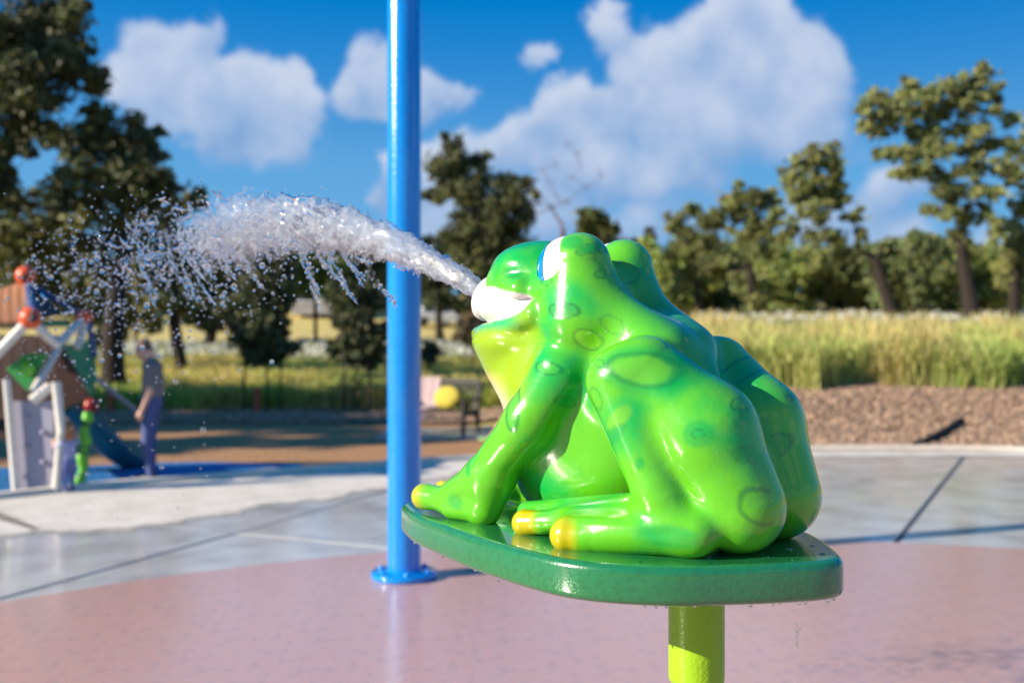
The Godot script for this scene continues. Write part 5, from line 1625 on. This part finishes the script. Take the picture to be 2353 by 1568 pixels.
func water() -> void:
	var xf := Transform3D(Basis(Vector3(-FC, 0, -FS), Vector3.UP, Vector3(FS, 0, -FC)), FROG_O)
	var o := thing("water_jet", FROG_O, "arc of white water shooting from the frog's mouth and breaking up into falling drops", "water")
	o.basis = xf.basis
	# solid core, thinning out as it breaks up
	var st := begin()
	st.set_smooth_group(1)
	var prev := []
	var N := 170
	for i in N + 1:
		var f := lerpf(0.30, 1.25, float(i) / N)
		var c := jet(f)
		var e := clampf((f - 0.3) / 0.9, 0.0, 1.0)
		var r := lerpf(0.027, 0.055, e)
		var ring := []
		for k in 28:
			var a := TAU * k / 28
			var q := Vector3(0, sin(a), cos(a))
			var w := 0.0055 * wob.get_noise_3dv(Vector3(f * 55, q.y * 3.2, q.z * 3.2)) + (0.006 + 0.016 * e) * wob.get_noise_3dv(Vector3(f * 16, q.y * 1.6, q.z * 1.6 + 9))
			var rr := maxf(r * (1.0 - 0.85 * smoothstep(0.75, 1.0, e)) + w * 1.6, 0.003)
			ring.append(c + Vector3(0, q.y * rr * (1.0 + 0.5 * e) - 0.02 * e, q.z * rr))
		if prev:
			for k in 28:
				quad(st, prev[k], ring[k], ring[(k + 1) % 28], prev[(k + 1) % 28])
		prev = ring
	part(o, "stream", finish(st), M.water_foam)
	# torn glassy sheets that the jet opens into
	for s in 3:
		var sh := begin()
		sh.set_smooth_group(1)
		var last := []
		for i in 150:
			var f := lerpf(0.42 + 0.1 * s, 1.58 - 0.08 * s, i / 149.0)
			var e := clampf((f - 0.3) / 1.2, 0.0, 1.0)
			var c := jet(f)
			var ring := []
			for k in 30:
				var a := TAU * k / 30
				var q := Vector3(0, sin(a), cos(a))
				var w := wob.get_noise_3dv(Vector3(f * 9.0, q.y * 1.3 + s * 5.0, q.z * 1.3)) * 0.9 + 0.5 * wob.get_noise_3dv(Vector3(f * 30.0, q.y * 3.0 + s * 5.0, q.z * 3.0))
				var rr := maxf(lerpf(0.024, 0.086, e) * (0.75 + 0.85 * w), 0.004)
				var drop := 0.055 * e * maxf(0.0, -q.y) * (1.0 + wob.get_noise_2d(f * 22.0, s * 8.0) * 1.6)
				ring.append(c + Vector3(0, q.y * rr - 0.012 * e - drop, q.z * rr * 0.8))
			if last:
				for k in 30:
					var tear := wob.get_noise_3dv(Vector3(f * 7.0, sin(TAU * k / 30) * 1.5, cos(TAU * k / 30) * 1.5 + s * 3.0))
					if tear < 0.30 - 0.50 * e:
						quad(sh, last[k], ring[k], ring[(k + 1) % 30], last[(k + 1) % 30])
			last = ring
		part(o, "water_sheet", finish(sh), M.water_film)
	# foam beads round it and drops falling out of it
	var foam := []
	var film := []
	for i in 6500:
		var e := pow(rng.randf(), 0.75)
		var f := lerpf(0.29, 1.62, e)
		var c := jet(f)
		var spread := lerpf(0.018, 0.085, e)
		var r := rng.randf_range(0.0014, 0.0042) * lerpf(0.8, 1.4, e)
		var p := c + Vector3(rng.randfn() * 0.01, rng.randfn() * spread * 0.55 - 0.03 * e - absf(rng.randfn()) * 0.03 * e, rng.randfn() * spread * 0.55)
		var t := Transform3D(Basis.from_euler(Vector3(rng.randf() * 6, rng.randf() * 6, 0)).scaled(Vector3(r * rng.randf_range(0.8, 1.9), r, r * rng.randf_range(0.8, 1.3))), p)
		if rng.randf() < lerpf(0.6, 0.05, e):
			foam.append(t)
		else:
			film.append(t)
	tag(copies(o, "foam", ball(1.0, 6, 9), M.water_foam, foam, PackedColorArray()), "", "", "", "stuff")
	var drops := []
	for i in 2600:   # loose drops
		var e := rng.randf()
		var f := lerpf(0.75, 2.55, pow(e, 0.75))
		var c := jet(f)
		var up := clampf((f - 0.9) / 1.4, 0.0, 1.0)
		c.y += 0.18 * up
		var fall := absf(rng.randfn()) * lerpf(0.05, 0.24, clampf((f - 0.8) / 0.9, 0, 1))
		if rng.randf() < 0.06 and f > 1.3:
			fall += rng.randf() * 1.3
		var r := rng.randf_range(0.0018, 0.0052) * (2.0 if rng.randf() < 0.07 else 1.0)
		var t := Transform3D(Basis().scaled(Vector3(r, r * rng.randf_range(0.9, 1.3), r)), c + Vector3(rng.randfn() * 0.06, -fall + rng.randfn() * 0.03, rng.randfn() * lerpf(0.04, 0.17, up)))
		if rng.randf() < 0.5 and fall < 0.6:
			drops.append(t)
		else:
			film.append(t)
	var strands := begin()
	for s in 34:   # strings of drops trailing down out of the sheet
		var f := rng.randf_range(0.85, 2.1)
		var a := jet(f) + Vector3(0, 0.05 * clampf(f - 1.2, 0, 1), rng.randfn() * 0.08)
		var dir := Vector3(-rng.randf_range(0.25, 0.75), -1.0, rng.randf_range(-0.2, 0.2)).normalized()
		var len_ := rng.randf_range(0.10, 0.34)
		var n := int(len_ * 170)
		if s % 4 != 0:   # most hang together as thin beaded strands
			var sp := []
			var sr := []
			var turn := rng.randf() * TAU
			for i in 30:
				var u := i / 29.0
				sp.append(a + dir * len_ * u + Vector3(0.05 * sin(u * 3.0) + 0.004 * sin(u * 19.0 + turn), 0, 0.006 * sin(u * 13.0 + turn)))
				sr.append(maxf(0.0006, (0.0016 + 0.0030 * absf(wob.get_noise_2d(u * 9.0, s * 7.0)) * 2.0) * smoothstep(0.0, 0.12, u) * (1.0 if u < 0.97 else 0.3)))
			tube(strands, sp, sr, 7)
			n = int(n * 0.35)
		for i in n:
			var u := float(i) / n
			var r := rng.randf_range(0.0020, 0.0046) * lerpf(1.0, 1.6, u)
			var t := Transform3D(Basis().scaled(Vector3(r, r * 1.3, r)), a + dir * len_ * u + Vector3(rng.randfn(), rng.randfn(), rng.randfn()) * 0.009 * (1.2 - u) + Vector3(0.05 * sin(u * 3.0), 0, 0))
			if rng.randf() < 0.5:
				drops.append(t)
			else:
				film.append(t)
	tag(copies(o, "drops", ball(1.0, 8, 12), M.water_clear, drops, PackedColorArray()), "", "", "", "stuff")
	tag(copies(o, "fine_spray", ball(1.0, 6, 9), M.water_film, film, PackedColorArray()), "", "", "", "stuff")
	tag(part(o, "strands", finish(strands), M.water_clear), "", "", "", "stuff")
	# blobs and ligaments: stretched, joined drops
	var lig := begin()
	for s in 70:
		var f := rng.randf_range(0.9, 2.5)
		var a := jet(f) + Vector3(0, rng.randf_range(-0.12, 0.09) + 0.06 * clampf(f - 1.2, 0, 1), rng.randf_range(-0.15, 0.15))
		var dir := Vector3(rng.randfn() * 0.8, rng.randfn() * 0.6 - 0.3, rng.randfn() * 0.6).normalized()
		var pts := []
		var rad := []
		var len_ := rng.randf_range(0.02, 0.08)
		for i in 9:
			var u := i / 8.0
			pts.append(a + dir * len_ * u + Vector3(rng.randfn(), rng.randfn(), rng.randfn()) * 0.0025)
			rad.append(maxf(0.0008, rng.randf_range(0.003, 0.008) * sin(PI * clampf(u, 0.05, 0.95))))
		tube(lig, pts, rad, 9)
	tag(part(o, "ligaments", finish(lig), M.water_clear), "", "", "", "stuff")
